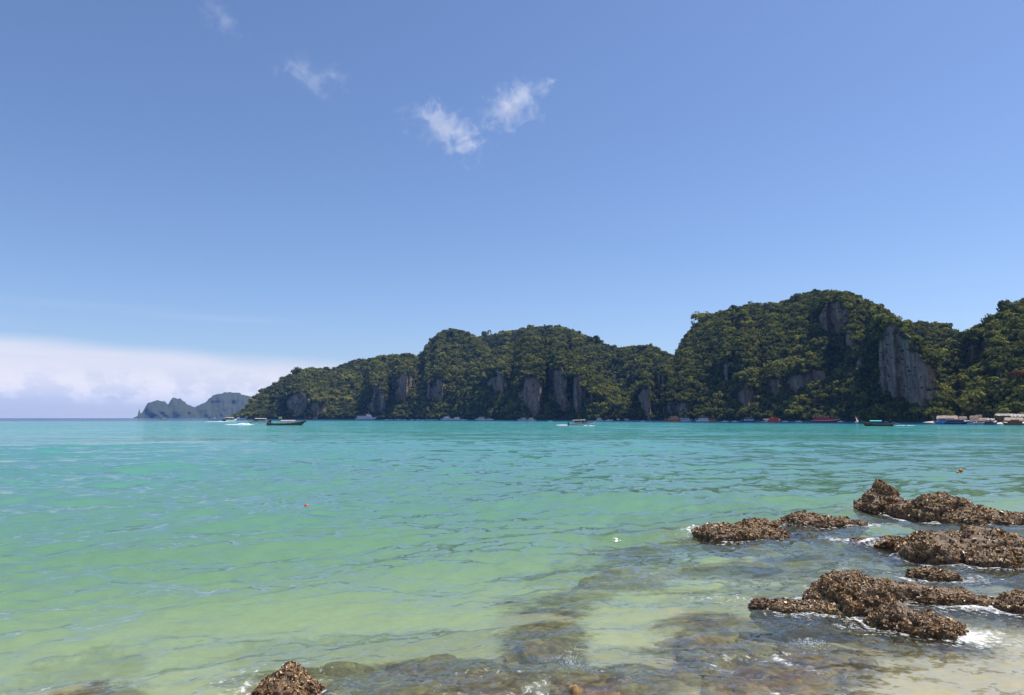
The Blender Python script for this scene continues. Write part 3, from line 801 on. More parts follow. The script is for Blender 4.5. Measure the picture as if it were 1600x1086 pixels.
def make_person(loc, head, shirt, label, sitting=False, parent=None):
    """one continuous skinned body, head, arms and legs, about 1.7 m"""
    hip = 0.45 if sitting else 0.88
    P = {'pel': (0, 0, hip), 'chest': (0.02, 0, hip + 0.42), 'neck': (0.03, 0, hip + 0.58), 'head': (0.05, 0, hip + 0.70), 'top': (0.05, 0, hip + 0.82)}
    E = [('pel', 'chest'), ('chest', 'neck'), ('neck', 'head'), ('head', 'top')]
    R = {'pel': 0.15, 'chest': 0.17, 'neck': 0.06, 'head': 0.10, 'top': 0.07}
    for s in (-1, 1):
        P['sh%d' % s] = (0.02, 0.2 * s, hip + 0.5); P['el%d' % s] = (0.06, 0.26 * s, hip + 0.24); P['wr%d' % s] = (0.24, 0.22 * s, hip + 0.08)
        R['sh%d' % s] = 0.065; R['el%d' % s] = 0.045; R['wr%d' % s] = 0.032
        E += [('chest', 'sh%d' % s), ('sh%d' % s, 'el%d' % s), ('el%d' % s, 'wr%d' % s)]
        if sitting: kn, an = (0.42, 0.12 * s, 0.47), (0.42, 0.12 * s, 0.06)
        else: kn, an = (0.04, 0.1 * s, 0.47), (0.0, 0.11 * s, 0.06)
        P['kn%d' % s] = kn; P['an%d' % s] = an; P['to%d' % s] = (an[0] + 0.17, an[1], 0.03)
        R['kn%d' % s] = 0.07; R['an%d' % s] = 0.045; R['to%d' % s] = 0.04
        E += [('pel', 'kn%d' % s), ('kn%d' % s, 'an%d' % s), ('an%d' % s, 'to%d' % s)]
    keys = list(P); me = bpy.data.meshes.new('person'); me.from_pydata([P[k] for k in keys], [(keys.index(a), keys.index(b)) for a, b in E], [])
    o = link('person', me, loc=loc, label=label, cat='person'); o.rotation_euler = (0, 0, head)
    md = o.modifiers.new('skin', 'SKIN'); sk = me.skin_vertices[0].data
    for i, k in enumerate(keys): sk[i].radius = (R[k], R[k])
    sk[0].use_root = True
    o.modifiers.new('sub', 'SUBSURF').levels = 1; o.modifiers['sub'].render_levels = 1
    m, ns, ls, b = new_mat('clothed_body'); tc = ns.new('ShaderNodeTexCoord'); sp = ns.new('ShaderNodeSeparateXYZ'); ls.new(tc.outputs['Object'], sp.inputs[0])
    t = nmath(ns, ls, 'DIVIDE', sp.outputs['Z'], 1.8)
    zs = [0.0, (hip + 0.0) / 1.8 * 0.9, (hip + 0.02) / 1.8, (hip + 0.56) / 1.8, (hip + 0.74) / 1.8]
    ls.new(nramp(ns, ls, t, [(0.0, (0.03, 0.03, 0.04)), (zs[2], shirt), (zs[3], (0.28, 0.15, 0.09)), (zs[4], (0.012, 0.01, 0.008))], 'CONSTANT'), b.inputs['Base Color'])
    me.materials.append(m); return o


def longtail(pos, head, L, hullm, canopy, label, flag=True):
    L = L * (0.9 if flag else 0.78)
    o = boat_root('longtail_boat', pos, head, label, 'boat')
    rows = hull_rows(L, 1.9, 0.62, 1.15, 0.9, 0.7, 22, 2.6, 0.25)
    h = MB().sheet(rows)
    h.add(rows[0], [tuple(range(7))]); h.build('hull', hullm, o, True)
    stripe_from(rows, TAN, o, 0.72, 1.0, 'gunwale')
    deck_from(rows, TAN, o, 0.28, 'floor_boards', 0, 20)
    t = rows[-1][3]
    MB().tube([(rows[-1][0][0] - 0.3, 0, rows[-1][0][2] - 0.35), (rows[-1][0][0] + 0.25, 0, rows[-1][0][2] + 0.45), (rows[-1][0][0] + 0.35, 0, rows[-1][0][2] + 0.95)], [0.13, 0.1, 0.05]).build('prow', hullm, o)
    MB().lathe([(0.13, 0), (0.17, 0.08), (0.15, 0.2), (0.12, 0.26)], 8, (rows[-1][0][0] + 0.3, 0, rows[-1][0][2] + 0.45)).build('ribbons', RED, o)
    x0, x1 = -0.16 * L, 0.20 * L
    c = MB(); q = []
    for x in np.linspace(x0, x1, 9): q.append([(x, y, 1.55 - 0.22 * (y / 0.95) ** 2) for y in np.linspace(-0.95, 0.95, 7)])
    c.sheet(q); c.sheet([[(a, b_, z - 0.05) for a, b_, z in r] for r in q]).build('canopy', canopy, o)
    for x in (x0 + 0.1, 0.5 * (x0 + x1), x1 - 0.1):
        for y in (-0.85, 0.85): MB().tube([(x, y, 0.5), (x, y, 1.38)], 0.05).build('canopy_post', WOOD, o)
    for x in (x0 + 0.6, x0 + 1.9, x0 + 3.2): MB().box(x, x + 0.35, -0.8, 0.8, 0.55, 0.62).build('bench', TAN, o)
    e = MB().box(-L / 2 + 0.2, -L / 2 + 1.1, -0.28, 0.28, 0.85, 1.35, 0.1, 0.15, 0.05).build('engine', DARK, o)
    MB().tube([(-L / 2 + 0.3, 0, 1.05), (-L / 2 - 3.2, 0, 0.12)], 0.05).build('propeller_shaft', METAL, e)
    MB().tube([(-L / 2 + 1.0, 0, 1.1), (-L / 2 + 2.1, 0, 1.35)], 0.03).build('tiller', METAL, e)
    if flag:
        MB().tube([(x0 - 0.7, 0.5, 0.5), (x0 - 0.7, 0.5, 2.6)], 0.03).build('flag_pole', WOOD, o)
        MB().sheet([[(x0 - 0.7 + a, 0.5 + 0.06 * math.sin(a * 7), 2.55), (x0 - 0.7 + a, 0.5 + 0.06 * math.sin(a * 7 + 1), 1.95)] for a in np.linspace(0, 1.0, 6)]).build('flag', LIME, o)
    return o


def speedboat(pos, head, L, label, stripe=RED, hard=WHITE, pitch=0.0, hullm=WHITE, open_=False):
    o = boat_root('speedboat', pos, head, label, 'boat'); o.rotation_euler = (0, pitch, head)
    B, H = L * 0.25, L * 0.085; rows = hull_rows(L, B, H, L * 0.05, L * 0.06, 0.92, 18, 3.2)
    h = MB().sheet(rows); h.add(rows[0], [tuple(range(7))]); h.build('hull', hullm, o, True)
    stripe_from(rows, stripe, o, 0.25, 0.75)
    deck_from(rows, hullm, o)
    zt = H
    w = MB().box(-L * 0.02, L * 0.24, -B * 0.38, B * 0.38, zt - 0.02, zt + L * 0.065, 0.0, L * 0.14, B * 0.06).build('windscreen', GLASS, o)
    cb = MB().box(-L * 0.36, L * 0.14, -B * 0.42, B * 0.42, zt + L * 0.105, zt + L * 0.128, L * 0.02, L * 0.03, B * 0.04).build('hardtop', hard, o)
    for x in (-L * 0.33, -L * 0.1, L * 0.08):
        for y in (-B * 0.38, B * 0.38): MB().tube([(x, y, zt - 0.05), (x - 0.1, y * 0.98, zt + L * 0.107)], 0.035).build('roof_post', METAL, o)
    if not open_:
        for y in (-B * 0.40, B * 0.40):
            MB().box(-L * 0.30, -L * 0.04, y - 0.02, y + 0.02, zt + L * 0.03, zt + L * 0.095, L * 0.01, 0).build('side_window', GLASS, o)
    for y in (-B * 0.2, B * 0.2):
        MB().box(-L * 0.55, -L * 0.48, y - L * 0.022, y + L * 0.022, 0.1, zt + L * 0.05, 0.1, 0.05, 0.03).build('outboard_engine', DARK, o)
    for x in (-L * 0.25, -L * 0.15): MB().box(x, x + L * 0.05, -B * 0.35, B * 0.35, zt - 0.05, zt + L * 0.035).build('seat', PINK, o)
    return o


def tour_boat(pos, head, L, label, hullm=WHITE, cabin=WHITE, roof=WHITE, band=BLUE, upper=True, tall=1.0, nwin=6, forward=False, name='tour_boat', lowm=None):
    o = boat_root(name, pos, head, label, 'boat')
    B, H = L * 0.26, L * 0.085; rows = hull_rows(L, B, H, L * 0.07, L * 0.05, 0.9, 16, 3.0)
    h = MB().sheet(rows); h.add(rows[0], [tuple(range(7))]); h.build('hull', hullm, o, True)
    stripe_from(rows, band, o, 0.3, 0.6); deck_from(rows, CREAM, o, 0.05)
    c0, c1 = -L * 0.42, L * 0.26; hc = L * 0.10 * tall
    cb = MB().box(c0, c1, -B * 0.42, B * 0.42, H - 0.1, H + hc, 0.05, L * 0.05, 0.03).build('cabin', cabin, o)
    ww = (c1 - c0 - L * 0.07) / nwin
    for i in range(nwin):
        for y in (-B * 0.425, B * 0.425):
            MB().box(c0 + L * 0.02 + i * ww, c0 + L * 0.02 + (i + 0.68) * ww, y - 0.03, y + 0.03, H + hc * 0.35, H + hc * 0.78).build('window', GLASS, cb)
    rf = MB().box(c0 - L * 0.03, c1 + L * 0.01, -B * 0.46, B * 0.46, H + hc + 0.003, H + hc + L * 0.015).build('roof', roof, o)
    zt = H + hc + L * 0.015
    if upper:
        u0, u1 = (L * 0.0, L * 0.2) if forward else (-L * 0.28, L * 0.12); hu = L * 0.085 * tall
        uc = MB().box(u0, u1, -B * 0.32, B * 0.32, zt + 0.003, zt + hu, 0.03, L * 0.035, 0.05).build('upper_cabin', cabin, o)
        n2 = max(2, nwin // 2); w2 = (u1 - u0 - L * 0.05) / n2
        for i in range(n2):
            for y in (-B * 0.315, B * 0.315):
                MB().box(u0 + L * 0.015 + i * w2, u0 + L * 0.015 + (i + 0.7) * w2, y - 0.04, y + 0.04, zt + hu * 0.4, zt + hu * 0.8).build('window', GLASS, uc)
        MB().box(u0 - L * 0.03, u1 + L * 0.01, -B * 0.36, B * 0.36, zt + hu + 0.003, zt + hu + L * 0.014).build('upper_roof', roof, o)
        MB().tube([(u0 + L * 0.08, 0, zt + hu), (u0 + L * 0.07, 0, zt + hu + L * 0.10)], [0.07, 0.03]).build('mast', WHITE, o)
    r = MB()
    for y in (-B * 0.44, B * 0.44): r.tube([(c0, y, zt + 0.8), (c1 - L * 0.05, y, zt + 0.8)], 0.03, 4)
    for x in np.linspace(c0, c1 - L * 0.05, 6):
        for y in (-B * 0.44, B * 0.44): r.tube([(x, y, zt - 0.02), (x, y, zt + 0.8)], 0.025, 4)
    r.build('railing', METAL, o)
    f = MB()
    for y in (-B * 0.3, B * 0.3): f.tube([(c1, y * 1.2, H), (c1, y * 1.2, H + 0.9), (L * 0.42, y * 0.5, H + L * 0.05 + 0.9), (L * 0.42, y * 0.5, H + L * 0.04)], 0.03, 4)
    f.build('bow_rail', METAL, o)
    return o


def skiff(pos, head, L, label, hullm=WHITE, group=None, cover=None):
    o = boat_root('skiff', pos, head, label, 'boat', group)
    rows = hull_rows(L, L * 0.27, L * 0.09, L * 0.08, L * 0.05, 0.85, 12, 2.8); h = MB().sheet(rows); h.add(rows[0], [tuple(range(7))]); h.build('hull', hullm, o, True)
    deck_from(rows, TAN, o, 0.22, 'floor_boards')
    MB().box(-L * 0.2, L * 0.05, -L * 0.09, L * 0.09, L * 0.07, L * 0.17, 0, L * 0.06, 0.05).build('console', cover or WHITE, o)
    MB().box(-L * 0.54, -L * 0.47, -0.15, 0.15, 0.0, L * 0.16, 0.05, 0.05).build('outboard_engine', DARK, o)
    return o


def bpos(px, py, minD=0):
    D = CAMH * F / max(py - 652.6, 0.4) * 1.0
    D = min(D, float(shore(aztan(px, 653)[0])) * 0.96 - 6)
    return at(px, D), D


def bplace(x0, x1, py, kind, label, flip=False, turn=0.0, **kw):
    px = (x0 + x1) / 2; p, D = bpos(px, py); rgt = math.atan2(p[0], p[1])
    head = (math.pi if flip else 0) - rgt + turn
    L = (x1 - x0) / F * D / (math.cos(rgt) ** 1.0) * (1 / max(0.4, abs(math.cos(turn)))) * 1.04
    return kind(Vector(p), head, L, label=label, **kw), L, head, p


lt, Ll, hd, lp = bplace(420, 478, 663.5, lambda p, h, L, label: longtail(p, h, L, WOOD, PINK, label), 'dark wooden longtail boat with pink canopy speeding right, nearest boat on the left')
for (lx, ly, lz, sh, sit, lab) in ((-0.36, 0.1, 0.32, (0.012, 0.012, 0.016), False, 'dark-clothed person standing at the stern of the longtail boat'), (0.27, 0.2, 0.3, (0.02, 0.02, 0.03), True, 'person in dark clothes sitting forward in the longtail boat'),
                               (0.40, -0.1, 0.55, (0.10, 0.03, 0.02), True, 'person in dark red crouched by the bow of the longtail boat')):
    q = Vector(lp) + Vector((math.cos(hd) * lx * Ll - math.sin(hd) * ly, math.sin(hd) * lx * Ll + math.cos(hd) * ly, lz))
    make_person(q, hd, sh, lab, sit)
bplace(388, 418, 660.0, lambda p, h, L, label: speedboat(p, h, L, label, RED, WHITE, -0.03), 'white speedboat with red trim running just behind the longtail boat', flip=True)
bplace(353, 368, 657.8, lambda p, h, L, label: speedboat(p, h, L, label, WHITE, CREAM), 'small white motorboat left of the speedboat, trailing a white streak', turn=0.9)
bplace(366, 384, 655.0, lambda p, h, L, label: skiff(p, h, L, label), 'tiny white boat far out, above the white motorboat')
bplace(330, 345, 655.0, lambda p, h, L, label: skiff(p, h, L, label), 'tiny white boat in front of the hazy island, right end')
bplace(253, 263, 654.4, lambda p, h, L, label: skiff(p, h, L, label), 'tiny white boat in front of the hazy island, left end')
bplace(557, 588, 655.6, tour_boat, 'long white two-deck yacht moored under the left hills', forward=True, tall=0.75)
for i, (x, c, lab) in enumerate([(604, WHITE, 'tiny white moored boat, first right of the two-deck yacht'), (611, LBLUE, 'tiny pale moored boat, second right of the two-deck yacht'), (618, BLUE, 'tiny blue moored boat, third right of the two-deck yacht'),
                                (624, WHITE, 'tiny white moored boat, fourth right of the two-deck yacht'), (632, WHITE, 'tiny white moored boat left of a gap in the skiff row'), (644, WHITE, 'tiny white moored boat right of a gap in the skiff row'),
                                (653, WHITE, 'tiny white moored boat just left of the brightest skiff'), (660, WHITE, 'brightest little white boat in the row of far skiffs'), (667, LBLUE, 'tiny pale boat just right of the brightest skiff'), (674, WHITE, 'tiny white boat second right of the brightest skiff'), (681, LBLUE, 'tiny pale boat left of the white tour boat pair')]):
    bplace(x - 3.2, x + 3.2, 655.9 + (0.6 if x == 660 else 0), lambda p, h, L, label: skiff(p, h, L, label, c, 'row of far skiffs under the hills'), lab, flip=i % 2 == 0)
bplace(688, 705, 656.2, tour_boat, 'white two-deck tour boat, left of the white pair', flip=True, tall=1.15, nwin=5)
bplace(705, 720, 656.2, tour_boat, 'white two-deck tour boat, right of the white pair', flip=True, tall=1.05, nwin=4, band=PINK)
bplace(720, 729, 656.2, lambda p, h, L, label: skiff(p, h, L, label), 'small grey-white boat touching the white pair on its right')
bplace(742, 759, 656.4, tour_boat, 'white tour boat with a green awning deck', roof=GREEN, cabin=WHITE, flip=True, tall=1.1)
bplace(759, 772, 656.4, tour_boat, 'small white cruiser beside the green-awning boat', upper=False, roof=TEAL, nwin=4)
bplace(809, 824, 657.2, tour_boat, 'bluish-white ferry, left of a close pair before the pale cliff', cabin=LBLUE, flip=True)
bplace(824, 838, 657.2, tour_boat, 'pinkish-white ferry, right of a close pair before the pale cliff', band=PINK, tall=1.1)
sb, _, _, sp_ = bplace(890, 930, 664.0, lambda p, h, L, label: speedboat(p, h, L, label, RED, CREAM, -0.045), 'white speedboat with dark red stripe racing right, nearest boat at centre')
bplace(931, 943, 657.2, tour_boat, 'pale blue two-deck boat just right of the racing speedboat', hullm=LBLUE, tall=1.3, nwin=4)
bplace(946, 958, 657.0, lambda p, h, L, label: skiff(p, h, L, label, WHITE), 'small white skiff between the pale blue boat and the navy boat')
bplace(959, 976, 657.2, lambda p, h, L, label: skiff(p, h, L, label, NAVY), 'low navy blue boat right of the small white skiff')
bplace(975, 984, 657.2, tour_boat, 'small blue boat with a square cabin beside the navy one', hullm=NAVY, cabin=LBLUE, upper=False, tall=1.6, nwin=2, roof=LBLUE)
bplace(1039, 1062, 657.9, tour_boat, 'bright orange wooden tour boat with stepped cabins', hullm=ORANGE, cabin=ORANGE, roof=CREAM, band=RUST, flip=True, nwin=5)
bplace(1062, 1081, 657.9, tour_boat, 'light blue low tour boat right of the orange one', hullm=LBLUE, cabin=LBLUE, roof=WHITE, upper=False, tall=1.2)
bplace(1087, 1107, 657.9, tour_boat, 'white tour boat with long open cabin between two orange boats', upper=False, tall=1.35, roof=LBLUE, flip=True)
bplace(1109, 1120, 658.0, tour_boat, 'small orange boat, right end of the orange and white cluster', hullm=RUST, cabin=ORANGE, roof=ORANGE, band=ORANGE, upper=False, tall=1.2, nwin=3)
bplace(1159, 1177, 658.2, tour_boat, 'dark blue boat under a broad white roof, alone', hullm=NAVY, cabin=LBLUE, upper=False, tall=1.0, flip=True)
bplace(1194, 1202, 658.4, lambda p, h, L, label: speedboat(p, h, L, label, WHITE, WHITE), 'little white motorboat left of the orange-red boat', turn=1.1)
bplace(1204, 1217, 658.4, tour_boat, 'orange-red boat seen nearly end on', hullm=ORED, cabin=ORED, roof=ORED, band=RUST, turn=0.9, nwin=4)
bplace(1274, 1307, 658.8, tour_boat, 'deep red low-slung ferry with a sloping nose', hullm=RED, cabin=RED, roof=RED, band=WHITE, tall=0.7, forward=False)
l2, L2, h2, p2 = bplace(1347, 1391, 663.8, lambda p, h, L, label: longtail(p, h, L, WOOD, TEAL, label, False), 'dark longtail boat under a turquoise canopy heading left, right half', flip=True)
q = Vector(p2) + Vector((math.cos(h2) * -0.33 * L2, math.sin(h2) * -0.33 * L2, 0.32)); make_person(q, h2, (0.02, 0.02, 0.05), 'dark-clothed person at the stern of the turquoise-canopied longtail')
bplace(1464, 1486, 659.8, tour_boat, 'sky blue house-like boat moored at the left end of the beach', hullm=BLUE, cabin=BLUE, roof=CREAM, band=LBLUE, upper=False, tall=1.5, nwin=5, flip=True)
bplace(1484, 1508, 660.4, tour_boat, 'navy wooden boat with a thin white roof beside the sky blue one', hullm=NAVY, cabin=WOOD, roof=WHITE, upper=False, tall=0.9, nwin=5)
bplace(1507, 1519, 660.4, lambda p, h, L, label: speedboat(p, h, L, label, LBLUE), 'white speedboat at the beach right of the navy wooden boat', flip=True)
bplace(1519, 1534, 660.0, lambda p, h, L, label: speedboat(p, h, L, label, WHITE, WHITE), 'low white speedboat pulled up under the thatched gable')
bplace(1541, 1553, 660.6, tour_boat, 'brown wooden boat with a pinkish roof at the beach', hullm=WOOD, cabin=WOOD, roof=PINK, upper=False, tall=1.3, nwin=3)
bplace(1573, 1591, 661.2, tour_boat, 'rust orange wooden boat at the right end of the beach', hullm=RUST, cabin=RUST, roof=ORANGE, band=ORANGE, tall=0.9, nwin=4, flip=True)
for (x, lab) in ((1133, 'tiny white skiff between the small orange boat and the dark blue boat'), (1148, 'tiny white skiff just left of the dark blue boat'), (1226, 'tiny white skiff just right of the orange-red boat'),
                 (1248, 'tiny white skiff halfway between the orange-red boat and the red ferry'), (1312, 'tiny white skiff just right of the red ferry'), (1004, 'tiny pale skiff at the mouth of the valley'), (860, 'tiny white skiff left of the racing speedboat')):
    bplace(x - 4, x + 4, 658.2, lambda p, h, L, label: skiff(p, h, L, label, WHITE), lab, flip=x % 2 == 0)
# little leaning white sail dinghy
p, D = bpos(1338, 658.8); o = skiff(Vector(p), 0.6, 3.6, 'small white dinghy with a leaning pale sail, right of the red ferry')
MB().tube([(0.2, 0, 0.3), (-0.9, 0.2, 4.3)], 0.04).build('mast', METAL, o)
MB().sheet([[(0.2 - 1.1 * t, 0.2 * t + 0.02, 0.5 + 3.7 * t), (0.2 - 1.1 * t + 1.7 * (1 - t) ** 0.8, 0.2 * t + 0.35 * math.sin(t * 3.1), 0.5 + 3.6 * t)] for t in np.linspace(0, 1, 8)]).build('sail', WHITE, o)


# ------------------------------------------------------------------ wakes
m_foam, ns, ls, b = new_mat('white_foam'); b.inputs['Roughness'].default_value = 0.7
ls.new(nramp(ns, ls, nnoise(ns, ls, 1.5, 5, 0.7), [(0.3, (0.62, 0.68, 0.70)), (0.7, (0.82, 0.84, 0.84))]), b.inputs['Base Color'])


def wake(x0, x1, py, wid, hgt, label, seed, peak=None):
    A, B_ = ground(x0, py), ground(x1, py); n, m = 90, 9; V = []
    L = np.linalg.norm(B_ - A); d = (B_ - A) / L; nn = np.array([-d[1], d[0], 0])
    i, j = np.meshgrid(np.linspace(0, 1, n), np.linspace(-1, 1, m), indexing='ij'); i, j = i.ravel(), j.ravel()
    P = A + d * (i * L)[:, None] + nn * (j * wid / 2)[:, None]
    f = fbm(np.stack([P[:, 0] * 0.5, P[:, 1] * 0.8, P[:, 0] * 0], -1), 4, seed)
    env = np.sin(np.pi * np.clip(i, 0, 1)) ** 0.5 * (1 - j * j)
    pk = 1 + (2.2 * np.exp(-((i - peak) / 0.12) ** 2) if peak is not None else 0)
    P[:, 2] = hgt * pk * env * (0.55 + 0.9 * f) - hgt * 0.18
    me = mesh_np('wake', P, grid_faces(n, m), m_foam, True); link('wake', me, label=label, cat='wake', kind='stuff')


wake(344, 408, 663.6, 1.3, 0.32, 'white churned wake trailing left behind the longtail boat', 1, 0.62)
wake(443, 461, 664.2, 0.9, 0.35, 'white splash along the side of the longtail boat', 2)
wake(318, 372, 659.0, 3.0, 0.30, 'thin white wake left of the small motorboat', 3)
wake(868, 892, 664.4, 1.0, 0.30, 'white wake streak left behind the racing speedboat', 4)
wake(911, 936, 665.2, 0.9, 0.38, 'white bow wave under the racing speedboat', 5)
wake(1358, 1371, 664.4, 0.8, 0.40, 'white bow wave of the turquoise-canopied longtail', 6)
wake(1398, 1432, 665.0, 1.2, 0.15, 'white wake line right behind the turquoise-canopied longtail', 7)

# ------------------------------------------------------------------ beach and huts
def make_beach():
    cols = 160; A = np.linspace(aztan(1425, 653)[0], aztan(1900, 653)[0], cols); rows = 16; t = np.linspace(0, 1, rows)
    T, AA = np.meshgrid(t, A, indexing='ij'); r = shore(AA) * 0.965 + T * 60 + 3 * np.sin(AA * 70); taper = smooth(AA, A[0], A[0] + 0.03)
    z = (-0.5 + 1.1 * smooth(T, 0, 0.3) + 0.5 * T) * (0.3 + 0.7 * taper) - 0.5 * (1 - taper)
    m, ns, ls, b = new_mat('pale_beach_sand'); ls.new(nramp(ns, ls, nnoise(ns, ls, 0.4, 5, 0.7), [(0.3, (0.50, 0.43, 0.33)), (0.7, (0.68, 0.61, 0.50))]), b.inputs['Base Color']); b.inputs['Roughness'].default_value = 0.95
    link('beach', mesh_np('beach', np.stack([r * np.sin(AA), r * np.cos(AA), z], -1).reshape(-1, 3), grid_faces(rows, cols), m, True), kind='structure')


make_beach()
THATCH = paint('dry_thatch', (0.34, 0.24, 0.17), 0.95, 0.3); THATCH2 = paint('grey_thatch', (0.26, 0.22, 0.18), 0.95, 0.3); TIN = paint('pale_tin_roof', (0.20, 0.18, 0.165), 0.5, 0.15)
WALL = paint('weathered_boards', (0.13, 0.09, 0.06), 0.9, 0.3); WALLW = paint('whitewashed_wall', (0.62, 0.58, 0.52), 0.8, 0.1)


def hut(x0, x1, ytop, label, roofm, wallm, dD=28, steep=0.5, open_=False, z0=0.65):
    px = (x0 + x1) / 2; D = float(shore(aztan(px, 653)[0])) * 0.965 + dD * 0.55; p = at(px, D, z0)
    w = (x1 - x0) / F * D; top = CAMH + (653 - ytop) / F * D - z0; dep = w * 0.7; eh = top * (1 - steep)
    o = link('hut', None, loc=p, label=label, cat='hut'); o.rotation_euler = (0, 0, -math.atan2(p[0], p[1]))
    if not open_:
        wl_ = MB().box(-w * 0.42, w * 0.42, -dep * 0.4, dep * 0.4, 0, eh).build('wall', wallm, o)
        MB().box(-w * 0.08, w * 0.08, -dep * 0.4 - 0.06, -dep * 0.4 + 0.02, 0, min(2.0, eh * 0.85)).build('door', WOOD, wl_)
        for x in (-0.28, 0.28): MB().box((x - 0.08) * w, (x + 0.08) * w, -dep * 0.4 - 0.05, -dep * 0.4 + 0.02, eh * 0.4, eh * 0.8).build('window', GLASS, wl_)
    for x in (-w * 0.46, 0, w * 0.46): MB().tube([(x, -dep * 0.52, 0), (x, -dep * 0.52, eh + 0.1)], 0.09).build('post', WOOD, o)
    r = MB(); q = []
    for x in np.linspace(-w * 0.5, w * 0.5, 9):
        e = 0.05 * math.sin(x * 5)
        q.append([(x, -dep * 0.6, eh - 0.25 + e), (x, -dep * 0.3, eh + (top - eh) * 0.52), (x * 0.9, 0, top + e), (x, dep * 0.3, eh + (top - eh) * 0.52), (x, dep * 0.6, eh - 0.25)])
    r.sheet(q); r.sheet([[(a, b_, c - 0.16) for a, b_, c in k] for k in q]); r.build('roof', roofm, o)
    return o


hut(1468, 1492, 650, 'long pinkish thatch-roofed hut behind the sky blue boat', THATCH, WALL, 26)
hut(1500, 1509, 651, 'small dark open shelter right of the long thatched hut', THATCH2, WALL, 30, open_=True)
hut(1517, 1527, 650, 'steep thatched gable hut in the middle of the beach', THATCH, WALL, 24, 0.8)
hut(1526, 1533, 649, 'grey thatched hut close behind the steep gable', THATCH2, WALL, 34, 0.5)
hut(1532, 1543, 653, 'low brown-roofed hut between the gable and the brown boat', THATCH, WALL, 26, 0.6)
hut(1542, 1552, 653.5, 'small white-walled hut behind the brown wooden boat', TIN, WALLW, 26, 0.3)
hut(1560, 1579, 647.5, 'tall open pavilion with a pale flat roof by the casuarina', TIN, WALL, 34, 0.18)
hut(1574, 1594, 652.5, 'low building with a wide cream roof behind the rust orange boat', paint('faded_cream_roof', (0.30, 0.24, 0.18), 0.8), WALL, 25, 0.5)
hut(1583, 1597, 648, 'pale-roofed hut at the right edge, set back in the trees', TIN, WALL, 40, 0.25)


# ------------------------------------------------------------------ floats
def buoy(px, py, r, mat, label):
    p = ground(px, py); o = link('buoy', None, loc=p, label=label, cat='buoy'); o.rotation_euler = (0.2, 0.15, 0)
    MB().lathe([(0.01, -r * 0.8), (r * 0.6, -r * 0.6), (r * 0.95, -r * 0.1), (r, r * 0.15), (r * 0.85, r * 0.55), (r * 0.45, r * 0.85), (r * 0.16, r * 0.95), (0.01, r * 0.97)], 16).build('float', mat, o, True)
    MB().lathe([(r * 1.0, r * 0.02), (r * 1.05, r * 0.08), (r * 1.0, r * 0.2)], 16).build('band', DARK, o, True)
    MB().tube([(0, -r * 0.15, r * 0.9), (0, -r * 0.12, r * 1.2), (0, r * 0.12, r * 1.2), (0, r * 0.15, r * 0.9)], r * 0.06).build('eye', METAL, o)


buoy(1501, 735.5, 0.085, ORANGE, 'orange buoy floating out right of centre beyond the pointed rock')
buoy(1496, 738, 0.05, ORANGE, 'smaller orange float tucked against the orange buoy')
buoy(479, 791, 0.06, ORED, 'small reddish float in the open water on the left')

# ------------------------------------------------------------------ rocks
import bmesh


def ico(n):
    bm = bmesh.new(); bmesh.ops.create_icosphere(bm, subdivisions=n, radius=1.0); bm.verts.ensure_lookup_table()
    V = np.array([v.co[:] for v in bm.verts]); Fc = np.array([[v.index for v in f.verts] for f in bm.faces]); bm.free(); return V, Fc


ICO = ico(6); ICOL = ico(5); ICOS = ico(4)


def rock_material(name, wet, tint):
    m, ns, ls, b = new_mat(name)
    n1 = nnoise(ns, ls, 3.0, 5, 0.6); n2 = nnoise(ns, ls, 38, 4, 0.7)
    base = nramp(ns, ls, n2, [(0.32, (0.022, 0.018, 0.014)), (0.5, (0.12, 0.072, 0.036)), (0.7, (0.30 * tint[0], 0.22 * tint[1], 0.16 * tint[2]))])
    mx = ns.new('ShaderNodeMix'); mx.data_type = 'RGBA'; mr = ns.new('ShaderNodeMapRange'); ls.new(n1, mr.inputs[0])
    mr.inputs['From Min'].default_value = 0.55; mr.inputs['From Max'].default_value = 0.72; mr.inputs['To Max'].default_value = 0.4
    ls.new(mr.outputs[0], mx.inputs[0]); ls.new(base, mx.inputs[6]); mx.inputs[7].default_value = (0.19 * tint[0], 0.12 * tint[1], 0.05 * tint[2], 1)
    ls.new(mx.outputs[2], b.inputs['Base Color']); b.inputs['Roughness'].default_value = wet
    ls.new(nbump(ns, ls, n2, 0.9, 0.02), b.inputs['Normal']); return m


M_ROCK = rock_material('oyster_rock', 0.5, (1.0, 0.8, 0.6)); M_ROCKW = rock_material('wet_rock', 0.28, (1.0, 0.75, 0.45)); M_SUNK = None
m_, ns, ls, b = new_mat('weedy_rock'); n1 = nnoise(ns, ls, 5, 8, 0.72, dist=0.8)
ls.new(nramp(ns, ls, n1, [(0.34, (0.035, 0.027, 0.017)), (0.46, (0.15, 0.088, 0.040)), (0.56, (0.32, 0.20, 0.075)), (0.7, (0.50, 0.36, 0.16))]), b.inputs['Base Color']); b.inputs['Roughness'].default_value = 0.8
ls.new(nbump(ns, ls, n1, 1.0, 0.05), b.inputs['Normal']); M_SUNK = m_
m_shell, ns, ls, b = new_mat('oyster_shell'); sv = nattr(ns, 'shade').outputs['Fac']
ls.new(nramp(ns, ls, sv, [(0.0, (0.03, 0.022, 0.016)), (0.35, (0.17, 0.095, 0.042)), (0.65, (0.40, 0.25, 0.105)), (0.9, (0.60, 0.415, 0.20)), (1.0, (0.68, 0.52, 0.34))]), b.inputs['Base Color']); b.inputs['Roughness'].default_value = 0.38


